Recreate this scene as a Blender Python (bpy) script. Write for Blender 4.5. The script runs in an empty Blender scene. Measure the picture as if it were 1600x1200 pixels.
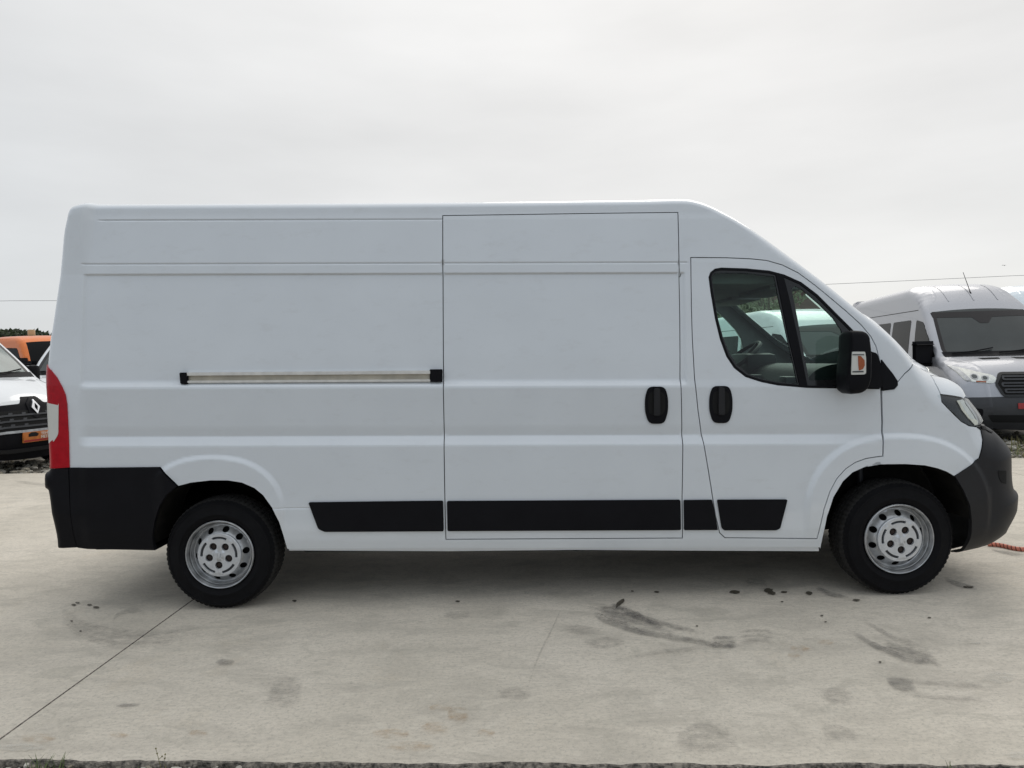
import bpy, bmesh, math, random
import numpy as np
from mathutils import Vector, Matrix
from mathutils.geometry import delaunay_2d_cdt
random.seed(7); rng = np.random.default_rng(7)
R = math.radians
S = bpy.context.scene
COL = S.collection

# ------------------------------------------------------------------ camera
CAM = np.array([0.0, -5.225, 1.480]); FPX = 1100.0
PITCH, ROLL = math.atan(37 / FPX), R(1.2)
fwd = np.array([0, math.cos(PITCH), -math.sin(PITCH)])
r0 = np.array([1.0, 0, 0]); u0 = np.array([0, math.sin(PITCH), math.cos(PITCH)])
rgt = math.cos(ROLL) * r0 - math.sin(ROLL) * u0
upv = math.cos(ROLL) * u0 + math.sin(ROLL) * r0
cd = bpy.data.cameras.new('camera'); cam = bpy.data.objects.new('camera', cd); COL.objects.link(cam)
cd.sensor_fit = 'HORIZONTAL'; cd.sensor_width = 36; cd.lens = 36 * FPX / 1600
cd.clip_start = 0.05; cd.clip_end = 2000
cam.matrix_world = Matrix(((rgt[0], upv[0], -fwd[0], CAM[0]), (rgt[1], upv[1], -fwd[1], CAM[1]),
                           (rgt[2], upv[2], -fwd[2], CAM[2]), (0, 0, 0, 1)))
S.camera = cam
S.render.resolution_x, S.render.resolution_y = 1024, 768
S.render.engine = 'CYCLES'

# ------------------------------------------------------------------ sky, sun, exposure
SUN = Vector((0.30, 0.78, 0.72)).normalized()
SUN_EL = math.asin(SUN.z); SUN_AZ = math.atan2(SUN.x, SUN.y)
W = bpy.data.worlds.new('World'); S.world = W; W.use_nodes = True
nt = W.node_tree; nt.nodes.clear()
def wn(t, **k):
    n = nt.nodes.new(t)
    for a, b in k.items(): setattr(n, a, b)
    return n
wo = wn('ShaderNodeOutputWorld'); bg = wn('ShaderNodeBackground'); bg.inputs['Strength'].default_value = 0.1
sky = wn('ShaderNodeTexSky', sky_type='NISHITA', sun_disc=False, sun_elevation=SUN_EL, sun_rotation=SUN_AZ)
tc = wn('ShaderNodeTexCoord')
# cloud sheet: pale grey, a little brighter around the veiled sun, soft streaks
dot = wn('ShaderNodeVectorMath', operation='DOT_PRODUCT'); dot.inputs[1].default_value = SUN
nt.links.new(tc.outputs['Generated'], dot.inputs[0])
glow = wn('ShaderNodeMapRange', interpolation_type='SMOOTHSTEP'); glow.inputs['From Min'].default_value = -0.2
glow.inputs['From Max'].default_value = 1.0
nt.links.new(dot.outputs['Value'], glow.inputs['Value'])
ramp = wn('ShaderNodeValToRGB')
ramp.color_ramp.elements[0].color = (5.7, 6.2, 6.75, 1); ramp.color_ramp.elements[1].color = (8.8, 8.7, 8.5, 1)
e_ = ramp.color_ramp.elements.new(.55); e_.color = (7.2, 7.4, 7.55, 1)
nt.links.new(glow.outputs['Result'], ramp.inputs['Fac'])
mp = wn('ShaderNodeMapping'); mp.inputs['Scale'].default_value = (1.2, 1.2, 4.5)
nt.links.new(tc.outputs['Generated'], mp.inputs['Vector'])
nz = wn('ShaderNodeTexNoise'); nz.inputs['Scale'].default_value = 1.6; nz.inputs['Detail'].default_value = 5
nt.links.new(mp.outputs['Vector'], nz.inputs['Vector'])
nr = wn('ShaderNodeMapRange'); nr.inputs['From Min'].default_value = 0.3; nr.inputs['From Max'].default_value = 0.7
nr.inputs['To Min'].default_value = 0.90; nr.inputs['To Max'].default_value = 1.065
nt.links.new(nz.outputs['Fac'], nr.inputs['Value'])
sepz = wn('ShaderNodeSeparateXYZ'); nt.links.new(tc.outputs['Generated'], sepz.inputs[0])
zen = wn('ShaderNodeMapRange', interpolation_type='SMOOTHSTEP'); zen.inputs['From Min'].default_value = 0.3; zen.inputs['To Min'].default_value = 1.0; zen.inputs['To Max'].default_value = 1.5   # an overcast dome is brighter overhead
nt.links.new(sepz.outputs['Z'], zen.inputs['Value'])
zm = wn('ShaderNodeMath', operation='MULTIPLY'); nt.links.new(nr.outputs['Result'], zm.inputs[0]); nt.links.new(zen.outputs['Result'], zm.inputs[1])
mul = wn('ShaderNodeVectorMath', operation='SCALE')
nt.links.new(ramp.outputs['Color'], mul.inputs[0]); nt.links.new(zm.outputs[0], mul.inputs['Scale'])
mix = wn('ShaderNodeMix', data_type='RGBA'); mix.inputs['Factor'].default_value = 0.93
nt.links.new(sky.outputs['Color'], mix.inputs['A']); nt.links.new(mul.outputs['Vector'], mix.inputs['B'])
nt.links.new(mix.outputs['Result'], bg.inputs['Color']); nt.links.new(bg.outputs['Background'], wo.inputs['Surface'])
sd = bpy.data.lights.new('sun', 'SUN'); sd.energy = 0.7; sd.angle = R(35); sd.color = (1, 0.95, 0.88)
so = bpy.data.objects.new('sun', sd); COL.objects.link(so); so.rotation_euler = SUN.to_track_quat('Z', 'Y').to_euler()
so.location = (5, 20, 20)
V = S.view_settings; V.view_transform = 'Standard'; V.look = 'None'; V.exposure = 0.0; V.gamma = 1; V.use_curve_mapping = False

# ------------------------------------------------------------------ pixel helpers (measure places on known planes)
def ray(px, py): return fwd * FPX + rgt * (px - 800) + upv * (600 - py)
def at_y(px, py, y):
    d = ray(px, py); return CAM + d * ((y - CAM[1]) / d[1])
def at_z(px, py, z=0.0):
    d = ray(px, py); return CAM + d * ((z - CAM[2]) / d[2])

# ------------------------------------------------------------------ materials
def mat(name, col, rough=0.5, metal=0.0, coat=0.0, noise=0.0, nscale=8.0, bump=0.0, bscale=40.0, spec=0.5, bdist=0.01, emit=None):
    m = bpy.data.materials.new(name); m.use_nodes = True
    t = m.node_tree; b = t.nodes['Principled BSDF']
    b.inputs['Base Color'].default_value = (*col, 1); b.inputs['Roughness'].default_value = rough
    b.inputs['Metallic'].default_value = metal; b.inputs['Coat Weight'].default_value = coat
    b.inputs['Coat Roughness'].default_value = 0.04; b.inputs['Specular IOR Level'].default_value = spec
    if noise or bump:
        tcn = t.nodes.new('ShaderNodeTexCoord')
    if noise:
        n = t.nodes.new('ShaderNodeTexNoise'); n.inputs['Scale'].default_value = nscale; n.inputs['Detail'].default_value = 6
        t.links.new(tcn.outputs['Object'], n.inputs['Vector'])
        r = t.nodes.new('ShaderNodeMapRange'); r.inputs['From Min'].default_value = 0.3; r.inputs['From Max'].default_value = 0.7
        r.inputs['To Min'].default_value = 1 - noise; r.inputs['To Max'].default_value = 1 + noise
        t.links.new(n.outputs['Fac'], r.inputs['Value'])
        s = t.nodes.new('ShaderNodeVectorMath'); s.operation = 'SCALE'; s.inputs[0].default_value = col
        t.links.new(r.outputs['Result'], s.inputs['Scale']); t.links.new(s.outputs['Vector'], b.inputs['Base Color'])
        r2 = t.nodes.new('ShaderNodeMapRange'); r2.inputs['To Min'].default_value = max(0, rough - noise * .5); r2.inputs['To Max'].default_value = min(1, rough + noise * .5)
        t.links.new(n.outputs['Fac'], r2.inputs['Value']); t.links.new(r2.outputs['Result'], b.inputs['Roughness'])
    if bump:
        n = t.nodes.new('ShaderNodeTexNoise'); n.inputs['Scale'].default_value = bscale; n.inputs['Detail'].default_value = 3
        t.links.new(tcn.outputs['Object'], n.inputs['Vector'])
        bp = t.nodes.new('ShaderNodeBump'); bp.inputs['Strength'].default_value = bump; bp.inputs['Distance'].default_value = bdist
        t.links.new(n.outputs['Fac'], bp.inputs['Height']); t.links.new(bp.outputs['Normal'], b.inputs['Normal'])
        t.links.new(bp.outputs['Normal'], b.inputs['Coat Normal'])
    return m
def glass(name, tint, refl=1.0, rough=0.0):
    m = bpy.data.materials.new(name); m.use_nodes = True; t = m.node_tree; t.nodes.clear()
    o = t.nodes.new('ShaderNodeOutputMaterial'); tr = t.nodes.new('ShaderNodeBsdfTransparent'); tr.inputs['Color'].default_value = (*tint, 1)
    g = t.nodes.new('ShaderNodeBsdfGlossy'); g.inputs['Roughness'].default_value = rough; g.inputs['Color'].default_value = (.9 * refl, .9 * refl, .9 * refl, 1)
    f = t.nodes.new('ShaderNodeFresnel'); ge = t.nodes.new('ShaderNodeNewGeometry'); mr = t.nodes.new('ShaderNodeMapRange')
    mr.inputs['To Min'].default_value = 1.5; mr.inputs['To Max'].default_value = 1 / 1.5; t.links.new(ge.outputs['Backfacing'], mr.inputs['Value']); t.links.new(mr.outputs['Result'], f.inputs['IOR'])
    mx = t.nodes.new('ShaderNodeMixShader'); t.links.new(f.outputs['Fac'], mx.inputs['Fac'])
    t.links.new(tr.outputs[0], mx.inputs[1]); t.links.new(g.outputs[0], mx.inputs[2]); t.links.new(mx.outputs[0], o.inputs['Surface'])
    return m
def paint(name, col, rough=0.32, coat=1.0, dirt=0.0):
    m = mat(name, col, rough, coat=coat, noise=0.02, nscale=3.0, bump=0.25, bscale=1.6, bdist=0.004)
    if dirt:
        t = m.node_tree; b = t.nodes['Principled BSDF']; src = b.inputs['Base Color'].links[0].from_socket
        tcn = t.nodes.new('ShaderNodeTexCoord'); mpn = t.nodes.new('ShaderNodeMapping'); mpn.inputs['Scale'].default_value = (1, 1, 2.2)
        t.links.new(tcn.outputs['Object'], mpn.inputs['Vector'])
        n = t.nodes.new('ShaderNodeTexNoise'); n.inputs['Scale'].default_value = 7; n.inputs['Detail'].default_value = 9; n.inputs['Roughness'].default_value = .7
        t.links.new(mpn.outputs['Vector'], n.inputs['Vector'])
        r = t.nodes.new('ShaderNodeMapRange'); r.inputs['From Min'].default_value = .55; r.inputs['From Max'].default_value = .8; r.inputs['To Max'].default_value = dirt
        t.links.new(n.outputs['Fac'], r.inputs['Value'])
        mx = t.nodes.new('ShaderNodeMix'); mx.data_type = 'RGBA'; mx.inputs['B'].default_value = (.38, .36, .32, 1)
        t.links.new(r.outputs['Result'], mx.inputs['Factor']); t.links.new(src, mx.inputs['A']); t.links.new(mx.outputs['Result'], b.inputs['Base Color'])
    return m
M = dict(
    white=paint('white_paint', (.72, .755, .79), dirt=.16), white2=paint('white_van_paint', (.78, .80, .82)), silver=mat('silver_paint', (.40, .41, .44), .42, metal=.6, coat=.5, bump=.2, bscale=1.5, bdist=.003),
    orange=paint('orange_paint', (.80, .19, .02), coat=.3), bluewhite=paint('bluish_paint', (.66, .74, .79)),
    black=mat('black_plastic', (.008, .008, .010), .5, noise=.12, nscale=6, bump=.15, bscale=260, bdist=.002, spec=.1),
    grey=mat('bumper_plastic', (.018, .018, .02), .5, spec=.3, noise=.12, nscale=5, bump=.15, bscale=260, bdist=.002),
    midgrey=mat('grey_plastic', (.036, .038, .043), .5, noise=.1), gloss=mat('gloss_black', (.012, .012, .013), .12),
    inner=mat('cab_trim', (.17, .18, .175), .75, noise=.06), dash=mat('dash_plastic', (.012, .013, .014), .6, noise=.1),
    liner=mat('arch_liner', (.012, .011, .010), .85, spec=.15, noise=.4, nscale=20), under=mat('underbody', (.005, .005, .005), .9, noise=.2, spec=.05),
    rubber=mat('tyre_rubber', (.007, .007, .008), .75, spec=.12, noise=.25, nscale=14, bump=.3, bscale=90, bdist=.002),
    tread=mat('tyre_tread', (.028, .027, .026), .85, noise=.3, nscale=30, spec=.2),
    steel=mat('wheel_steel', (.44, .45, .46), .36, metal=.7, noise=.24, nscale=18), cap=mat('hub_cap_silver', (.60, .62, .65), .36, metal=.5, noise=.08, nscale=30),
    bolt=mat('rusty_bolt', (.028, .018, .015), .6, metal=.4, noise=.4, nscale=60), hole=mat('deep_black', (.004, .004, .004), .9),
    rail=mat('rail_aluminium', (.80, .78, .74), .35, metal=.6, noise=.1, nscale=20), railin=mat('rail_channel', (.50, .46, .38), .5, metal=.3, noise=.2, nscale=10),
    red=mat('tail_red', (.40, .003, .012), .2, spec=.3, noise=.12, nscale=30), lamp_white=mat('lamp_white', (.66, .66, .62), .2, coat=1),
    amber=mat('amber_lens', (.36, .10, .04), .2, spec=.4, noise=.15, nscale=80), chrome=mat('chrome', (.85, .86, .87), .12, metal=1),
    refl=mat('reflector', (.62, .63, .60), .18, metal=.7, noise=.12, nscale=25), cream=mat('cream_lamp', (.72, .70, .60), .25, noise=.1, nscale=40),
    tint=glass('side_glass', (.70, .89, .83), .7), clear=glass('clear_lens', (.93, .95, .95)), ws=glass('windscreen_glass', (.90, .97, .94), .7),
    screen_glass=mat('screen_glass', (.045, .052, .052), .08, spec=.35, noise=.2, nscale=1.3), dark_glass=mat('dark_glass', (.007, .008, .009), .2, spec=.08), header=mat('header_band', (.02, .018, .019), .3, spec=.25), grey_glass=mat('grey_glass', (.10, .11, .11), .2, spec=.3, noise=.25, nscale=1.5),
    pale_glass=mat('pale_glass', (.22, .26, .25), .1, spec=.3, noise=.25, nscale=1.3), tan=mat('beacon_tan', (.46, .33, .17), .4, noise=.1),
    mirror=mat('mirror_glass', (.6, .65, .66), .03, metal=1),
    plate_o=mat('plate_orange', (.50, .16, .035), .5, noise=.25, nscale=12), plate_r=mat('plate_red', (.35, .03, .03), .5), lettering=mat('lettering_white', (.8, .78, .74), .5),
)

# ------------------------------------------------------------------ object helpers
def link(name, me, m=None, parent=None):
    o = bpy.data.objects.new(name, me); COL.objects.link(o)
    if m is not None: me.materials.append(m)
    if parent is not None: o.parent = parent
    return o
def empty(name, loc=(0, 0, 0), rz=0.0):
    o = bpy.data.objects.new(name, None); COL.objects.link(o); o.location = loc; o.rotation_euler = (0, 0, rz); o.empty_display_size = .2
    return o
def tag(o, label, cat, group=None):
    o['label'] = label; o['category'] = cat
    if group: o['group'] = group
    return o
def from_bm(name, bm, m, parent=None, smooth=30):
    bmesh.ops.recalc_face_normals(bm, faces=bm.faces)
    me = bpy.data.meshes.new(name); bm.to_mesh(me); bm.free()
    if smooth:
        me.shade_smooth()
        try: me.set_sharp_from_angle(angle=R(smooth))
        except Exception: pass
    return link(name, me, m, parent)
def bm_box(bm, lo, hi, bev=0.0, mtx=None):
    r = bmesh.ops.create_cube(bm, size=1.0); vs = r['verts']
    c = [(a + b) / 2 for a, b in zip(lo, hi)]; s = [b - a for a, b in zip(lo, hi)]
    for v in vs: v.co = Vector((v.co.x * s[0] + c[0], v.co.y * s[1] + c[1], v.co.z * s[2] + c[2]))
    es = list({e for v in vs for e in v.link_edges})
    if bev:
        g = bmesh.ops.bevel(bm, geom=es, offset=bev, segments=2, affect='EDGES', profile=.6); vs = list({v for v in g['verts']} | {v for v in vs if v.is_valid})
    if mtx is not None: bmesh.ops.transform(bm, matrix=mtx, verts=[v for v in vs if v.is_valid])
    return vs
def box(name, lo, hi, m, parent=None, bev=0.006):
    bm = bmesh.new(); bm_box(bm, lo, hi, bev); return from_bm(name, bm, m, parent)
def bm_tube(bm, pts, rad, n=8, closed=False):
    pts = [Vector(p) for p in pts]; rings = []
    for i, p in enumerate(pts):
        a = pts[i - 1] if (i or closed) else p; b = pts[(i + 1) % len(pts)] if (i < len(pts) - 1 or closed) else p
        t = (b - a).normalized(); h = Vector((0, 0, 1)) if abs(t.z) < .9 else Vector((1, 0, 0))
        u = t.cross(h).normalized(); v = t.cross(u); r = rad[i] if hasattr(rad, '__len__') else rad
        rings.append([bm.verts.new(p + (u * math.cos(k * 2 * math.pi / n) + v * math.sin(k * 2 * math.pi / n)) * r) for k in range(n)])
    N = len(rings)
    for i in range(N if closed else N - 1):
        A, B = rings[i], rings[(i + 1) % N]
        for k in range(n): bm.faces.new((A[k], A[(k + 1) % n], B[(k + 1) % n], B[k]))
    if not closed:
        bm.faces.new(rings[0]); bm.faces.new(rings[-1][::-1])
def tube(name, pts, rad, m, parent=None, n=8, closed=False):
    bm = bmesh.new(); bm_tube(bm, pts, rad, n, closed); return from_bm(name, bm, m, parent, 50)
def bm_lathe(bm, prof, n=48, mod=None):
    rings = []
    for j, (r, y) in enumerate(prof):
        ring = []
        for k in range(n):
            a = 2 * math.pi * k / n; rr = r + (mod(j, k) if mod else 0)
            ring.append(bm.verts.new((rr * math.cos(a), y, rr * math.sin(a))))
        rings.append(ring)
    for A, B in zip(rings, rings[1:]):
        for k in range(n): bm.faces.new((A[k], A[(k + 1) % n], B[(k + 1) % n], B[k]))
    return rings
def lathe(name, prof, m, parent=None, n=48, mod=None, smooth=35):
    bm = bmesh.new(); bm_lathe(bm, prof, n, mod); return from_bm(name, bm, m, parent, smooth)

# ------------------------------------------------------------------ 2-D polygon helpers
def resample(pl, step, closed=True):
    pl = [np.asarray(p, float) for p in pl]; out = []
    n = len(pl)
    for i in range(n if closed else n - 1):
        a, b = pl[i], pl[(i + 1) % n]; k = max(1, int(math.ceil(np.linalg.norm(b - a) / step)))
        out += [a + (b - a) * j / k for j in range(k)]
    if not closed: out.append(pl[-1])
    return np.array(out)
def catmull(pts, n=6, closed=False):
    P = [np.asarray(p, float) for p in pts]; out = []; N = len(P)
    for i in range(N if closed else N - 1):
        p0 = P[i - 1] if (i > 0 or closed) else P[0]; p1 = P[i]; p2 = P[(i + 1) % N]; p3 = P[(i + 2) % N] if (i + 2 < N or closed) else P[-1]
        for k in range(n):
            t = k / n; out.append(.5 * (2 * p1 + (p2 - p0) * t + (2 * p0 - 5 * p1 + 4 * p2 - p3) * t * t + (3 * p1 - p0 - 3 * p2 + p3) * t ** 3))
    if not closed: out.append(P[-1])
    return np.array(out)
def rounded(pl, r, seg=4):
    out = []; n = len(pl)
    for i in range(n):
        p = np.asarray(pl[i], float); a = np.asarray(pl[i - 1], float) - p; b = np.asarray(pl[(i + 1) % n], float) - p
        la, lb = np.linalg.norm(a), np.linalg.norm(b); q = min(r, la * .45, lb * .45)
        s, e = p + a / la * q, p + b / lb * q
        for k in range(seg + 1):
            t = k / seg; out.append((1 - t) ** 2 * s + 2 * t * (1 - t) * p + t * t * e)
    return np.array(out)
def area(p): x, y = p[:, 0], p[:, 1]; return .5 * np.sum(x * np.roll(y, -1) - np.roll(x, -1) * y)
def offset(pl, d):
    p = np.asarray(pl, float)
    if area(p) < 0: p = p[::-1]
    a = np.roll(p, 1, 0); b = np.roll(p, -1, 0)
    def nrm(v): return v / np.maximum(np.linalg.norm(v, axis=1, keepdims=True), 1e-9)
    e1, e2 = nrm(p - a), nrm(b - p); n1 = np.stack([e1[:, 1], -e1[:, 0]], 1); n2 = np.stack([e2[:, 1], -e2[:, 0]], 1)
    m = n1 + n2; m /= np.maximum((m * m).sum(1, keepdims=True) / 2, .35); return p + m * d
def inside(pts, poly):
    x, y = pts[:, 0], pts[:, 1]; r = np.zeros(len(pts), bool); p = np.asarray(poly); q = np.roll(p, -1, 0)
    for (x1, y1), (x2, y2) in zip(p, q):
        if y1 == y2: continue
        c = ((y1 > y) != (y2 > y)); r ^= c & (x < (x2 - x1) * (y - y1) / (y2 - y1) + x1)
    return r
def dist_pl(pts, poly, closed=True):
    p = np.asarray(poly, float); q = np.roll(p, -1, 0)
    if not closed: p, q = p[:-1], q[:-1]
    best = np.full(len(pts), 1e9); arg = np.zeros(len(pts), int)
    for i in range(len(p)):
        d = q[i] - p[i]; L = max(d @ d, 1e-12); t = np.clip(((pts - p[i]) @ d) / L, 0, 1)
        e = pts - (p[i] + t[:, None] * d); dd = np.sqrt((e * e).sum(1)); k = dd < best; best[k] = dd[k]; arg[k] = i
    return best, arg
def cdt(outer, holes, xs, zs, clear, extra=None, edge=None):
    loops = [np.asarray(outer)] + [np.asarray(h) for h in holes]
    lo, hi = loops[0].min(0), loops[0].max(0)
    xs = [x for x in xs if lo[0] < x < hi[0]]; zs = [z for z in zs if lo[1] < z < hi[1]]
    pts = np.empty((0, 2))
    if xs and zs:
        g = np.array([(x, z) for x in xs for z in zs]); k = inside(g, loops[0])
        for h in loops[1:]: k &= ~inside(g, h)
        g = g[k]
        for l in loops:
            if len(g): g = g[dist_pl(g, l)[0] > clear]
        if extra is not None:
            if len(g): g = g[dist_pl(g, edge, False)[0] > .055]
            x = extra[inside(extra, loops[0])]
            for h in loops[1:]: x = x[~inside(x, h)]
            for l in loops:
                if len(x): x = x[dist_pl(x, l)[0] > .0015]
            g = np.concatenate([g, x])
        pts = g
    vs = np.concatenate(loops + [pts]); es = []; o = 0
    for l in loops:
        n = len(l); es += [(o + i, o + (i + 1) % n) for i in range(n)]; o += n
    r = delaunay_2d_cdt([Vector(v) for v in vs], es, [], 0, 1e-6)
    v2 = np.array([tuple(v) for v in r[0]]); tri = np.array([f for f in r[2] if len(f) == 3])
    c = v2[tri].mean(1); k = inside(c, loops[0])
    for h in loops[1:]: k &= ~inside(c, h)
    tri = tri[k]; a = v2[tri]; s = (a[:, 1, 0] - a[:, 0, 0]) * (a[:, 2, 1] - a[:, 0, 1]) - (a[:, 2, 0] - a[:, 0, 0]) * (a[:, 1, 1] - a[:, 0, 1])
    tri[s < 0] = tri[s < 0][:, ::-1]; tri = tri[np.abs(s) > 1e-10]
    return v2, tri
def sheet(name, v2, tri, fn, m, parent, flange=0.0, fdir=None, nfn=None):
    """lift a 2-D triangulation onto a surface fn(pts)->xyz with normals nfn(pts); flange = depth of the turned-in edge along fdir"""
    P = fn(v2); N = nfn(v2)
    used = np.unique(tri); mp = -np.ones(len(v2), int); mp[used] = np.arange(len(used)); P, N, tri = P[used], N[used], mp[tri]
    a = P[tri]; fl = (np.cross(a[:, 1] - a[:, 0], a[:, 2] - a[:, 0]) * N[tri].mean(1)).sum(1).sum() < 0
    if fl: tri = tri[:, ::-1]
    verts = [tuple(p) for p in P]; faces = [tuple(map(int, t)) for t in tri]; nr = [tuple(n) for n in N]
    if flange:
        edges = {}
        for t in faces:
            for i in range(3): edges[(t[i], t[(i + 1) % 3])] = 1
        for (i, j) in list(edges):
            if (j, i) in edges: continue
            pi, pj = P[i], P[j]; d = np.asarray(fdir) * flange if fdir is not None else -(N[i] + N[j]) / 2 * flange
            nn = np.cross(pj - pi, d); nn = -nn / max(np.linalg.norm(nn), 1e-9)
            b = len(verts); verts += [tuple(pj), tuple(pi), tuple(pi + d), tuple(pj + d)]; faces.append((b, b + 1, b + 2, b + 3)); nr += [tuple(-nn)] * 4
    me = bpy.data.meshes.new(name); me.from_pydata(verts, [], faces); me.update(); me.shade_smooth()
    # flange normals follow their faces
    if flange:
        fn_ = [tuple(p.normal) for p in me.polygons]
        for p in me.polygons:
            if len(p.vertices) == 4:
                for v in p.vertices: nr[v] = tuple(p.normal)
    me.normals_split_custom_set_from_vertices(nr)
    return link(name, me, m, parent)

def sstep(x, a, b):
    t = np.clip((x - a) / (b - a), 0, 1); return t * t * (3 - 2 * t)

# ------------------------------------------------------------------ a vehicle skin: side sheets that round over into a lofted cap
class Skin:
    ks = 1
    def __init__(s, T, width, radii, feat=None, to_world=None, xs=None, zs=None, rearx=None):
        s.T = np.asarray(T, float); s.width = width; s.radii = radii; s.feat = feat; s.tw = to_world or (lambda p: p); s.xs = xs; s.zs = zs
        s.poly = np.concatenate([s.T, [[s.T[-1][0], -1.0], [s.T[0][0], -1.0]]])
    def half(s, p):
        p = np.asarray(p, float); e, _ = dist_pl(p, s.T, False); e = np.where(inside(p, s.poly), e, 0)
        rv, rh = s.radii(p); k = np.clip(1 - e / rv, 0, 1)
        h = s.width(p) - rh * (1 - np.sqrt(np.clip(1 - k * k, 0, 1)))
        if s.feat is not None: h = h + s.feat(p)
        return h
    def pos(s, sgn, off=0.0, noff=False):
        def f(p):
            h = s.half(p) + (0 if noff else off); q = s.tw(np.stack([p[:, 0], sgn * h, p[:, 1]], 1)); return q + s.nrm(sgn)(p) * off if noff else q
        return f
    def nrm(s, sgn):
        def f(p):
            d = .003; gx = (s.half(p + [d, 0]) - s.half(p - [d, 0])) / (2 * d); gz = (s.half(p + [0, d]) - s.half(p - [0, d])) / (2 * d)
            n = np.stack([-gx, np.full(len(p), 1.0 * sgn), -gz], 1); n /= np.linalg.norm(n, axis=1, keepdims=True)
            return s.tw(n + 0.0) - s.tw(np.zeros((1, 3)))
        return f
    def panel(s, name, outer, holes, m, parent, sgn=-1, off=0.0, flange=.02, step=.03, xs=None, zs=None, clear=.006, extra=True, noff=False):
        o = resample(outer, step); hs = [resample(h, step) for h in holes]
        v2, tri = cdt(o, hs, s.xs if xs is None else xs, s.zs if zs is None else zs, clear, s.extra if (extra and hasattr(s, 'extra')) else None, s.T)
        return sheet(name, v2, tri, s.pos(sgn, off, noff), m, parent, flange, (0, -sgn, 0), s.nrm(sgn))
    def rings(s):
        T = resample(s.T, .016, False); t = np.gradient(T, axis=0); t /= np.maximum(np.linalg.norm(t, axis=1, keepdims=True), 1e-9); n = np.stack([-t[:, 1], t[:, 0]], 1)
        s.extra = np.concatenate([T - n * e for e in (.0025, .006, .011, .018, .027, .038, .05)])
    def cap(s, name, i0, i1, m, parent, crown=.05, ny=17, shrink=0.0, off=0.0, sub=3, pw=2.0, y0=-1.0, y1=1.0, fade=True):
        t = np.gradient(s.T, axis=0)[i0 * s.ks:i1 * s.ks + 1]; T = s.T[i0 * s.ks:i1 * s.ks + 1]; n = len(T); t /= np.maximum(np.linalg.norm(t, axis=1, keepdims=True), 1e-9)
        nn = np.stack([-t[:, 1], t[:, 0]], 1); ye = s.half(T) - shrink
        verts = []; faces = []; v = np.linspace(y0, y1, ny)
        for i in range(n):
            c = crown(T[i]) if callable(crown) else crown
            for w in v:
                b = c * (1 - abs(w) ** pw) + off; verts.append((T[i][0] + nn[i][0] * b, w * ye[i], T[i][1] + nn[i][1] * b))
        P = s.tw(np.array(verts))
        for i in range(n - 1):
            for j in range(ny - 1): a = i * ny + j; faces.append((a, a + 1, a + ny + 1, a + ny))
        me = bpy.data.meshes.new(name); me.from_pydata([tuple(p) for p in P], [], faces); me.update()
        bm = bmesh.new(); bm.from_mesh(me); bmesh.ops.remove_doubles(bm, verts=bm.verts, dist=1e-5); bmesh.ops.recalc_face_normals(bm, faces=bm.faces); bm.to_mesh(me); bm.free()
        me.shade_smooth(); return link(name, me, m, parent)

# ================================================================== SETTING
gA, gB = at_z(0, 1187), at_z(1600, 1196)           # near edge of the slab
fA, fB = at_z(20, 740), at_z(1590, 716)            # far edge
j0, j1 = at_z(0, 1155), at_z(292, 944)             # the sawn joint
def edge_y(a, b, x): return a[1] + (b[1] - a[1]) * (x - a[0]) / (b[0] - a[0])
def jx(y): return j0[0] + (j1[0] - j0[0]) * (y - j0[1]) / (j1[1] - j0[1])

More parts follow.
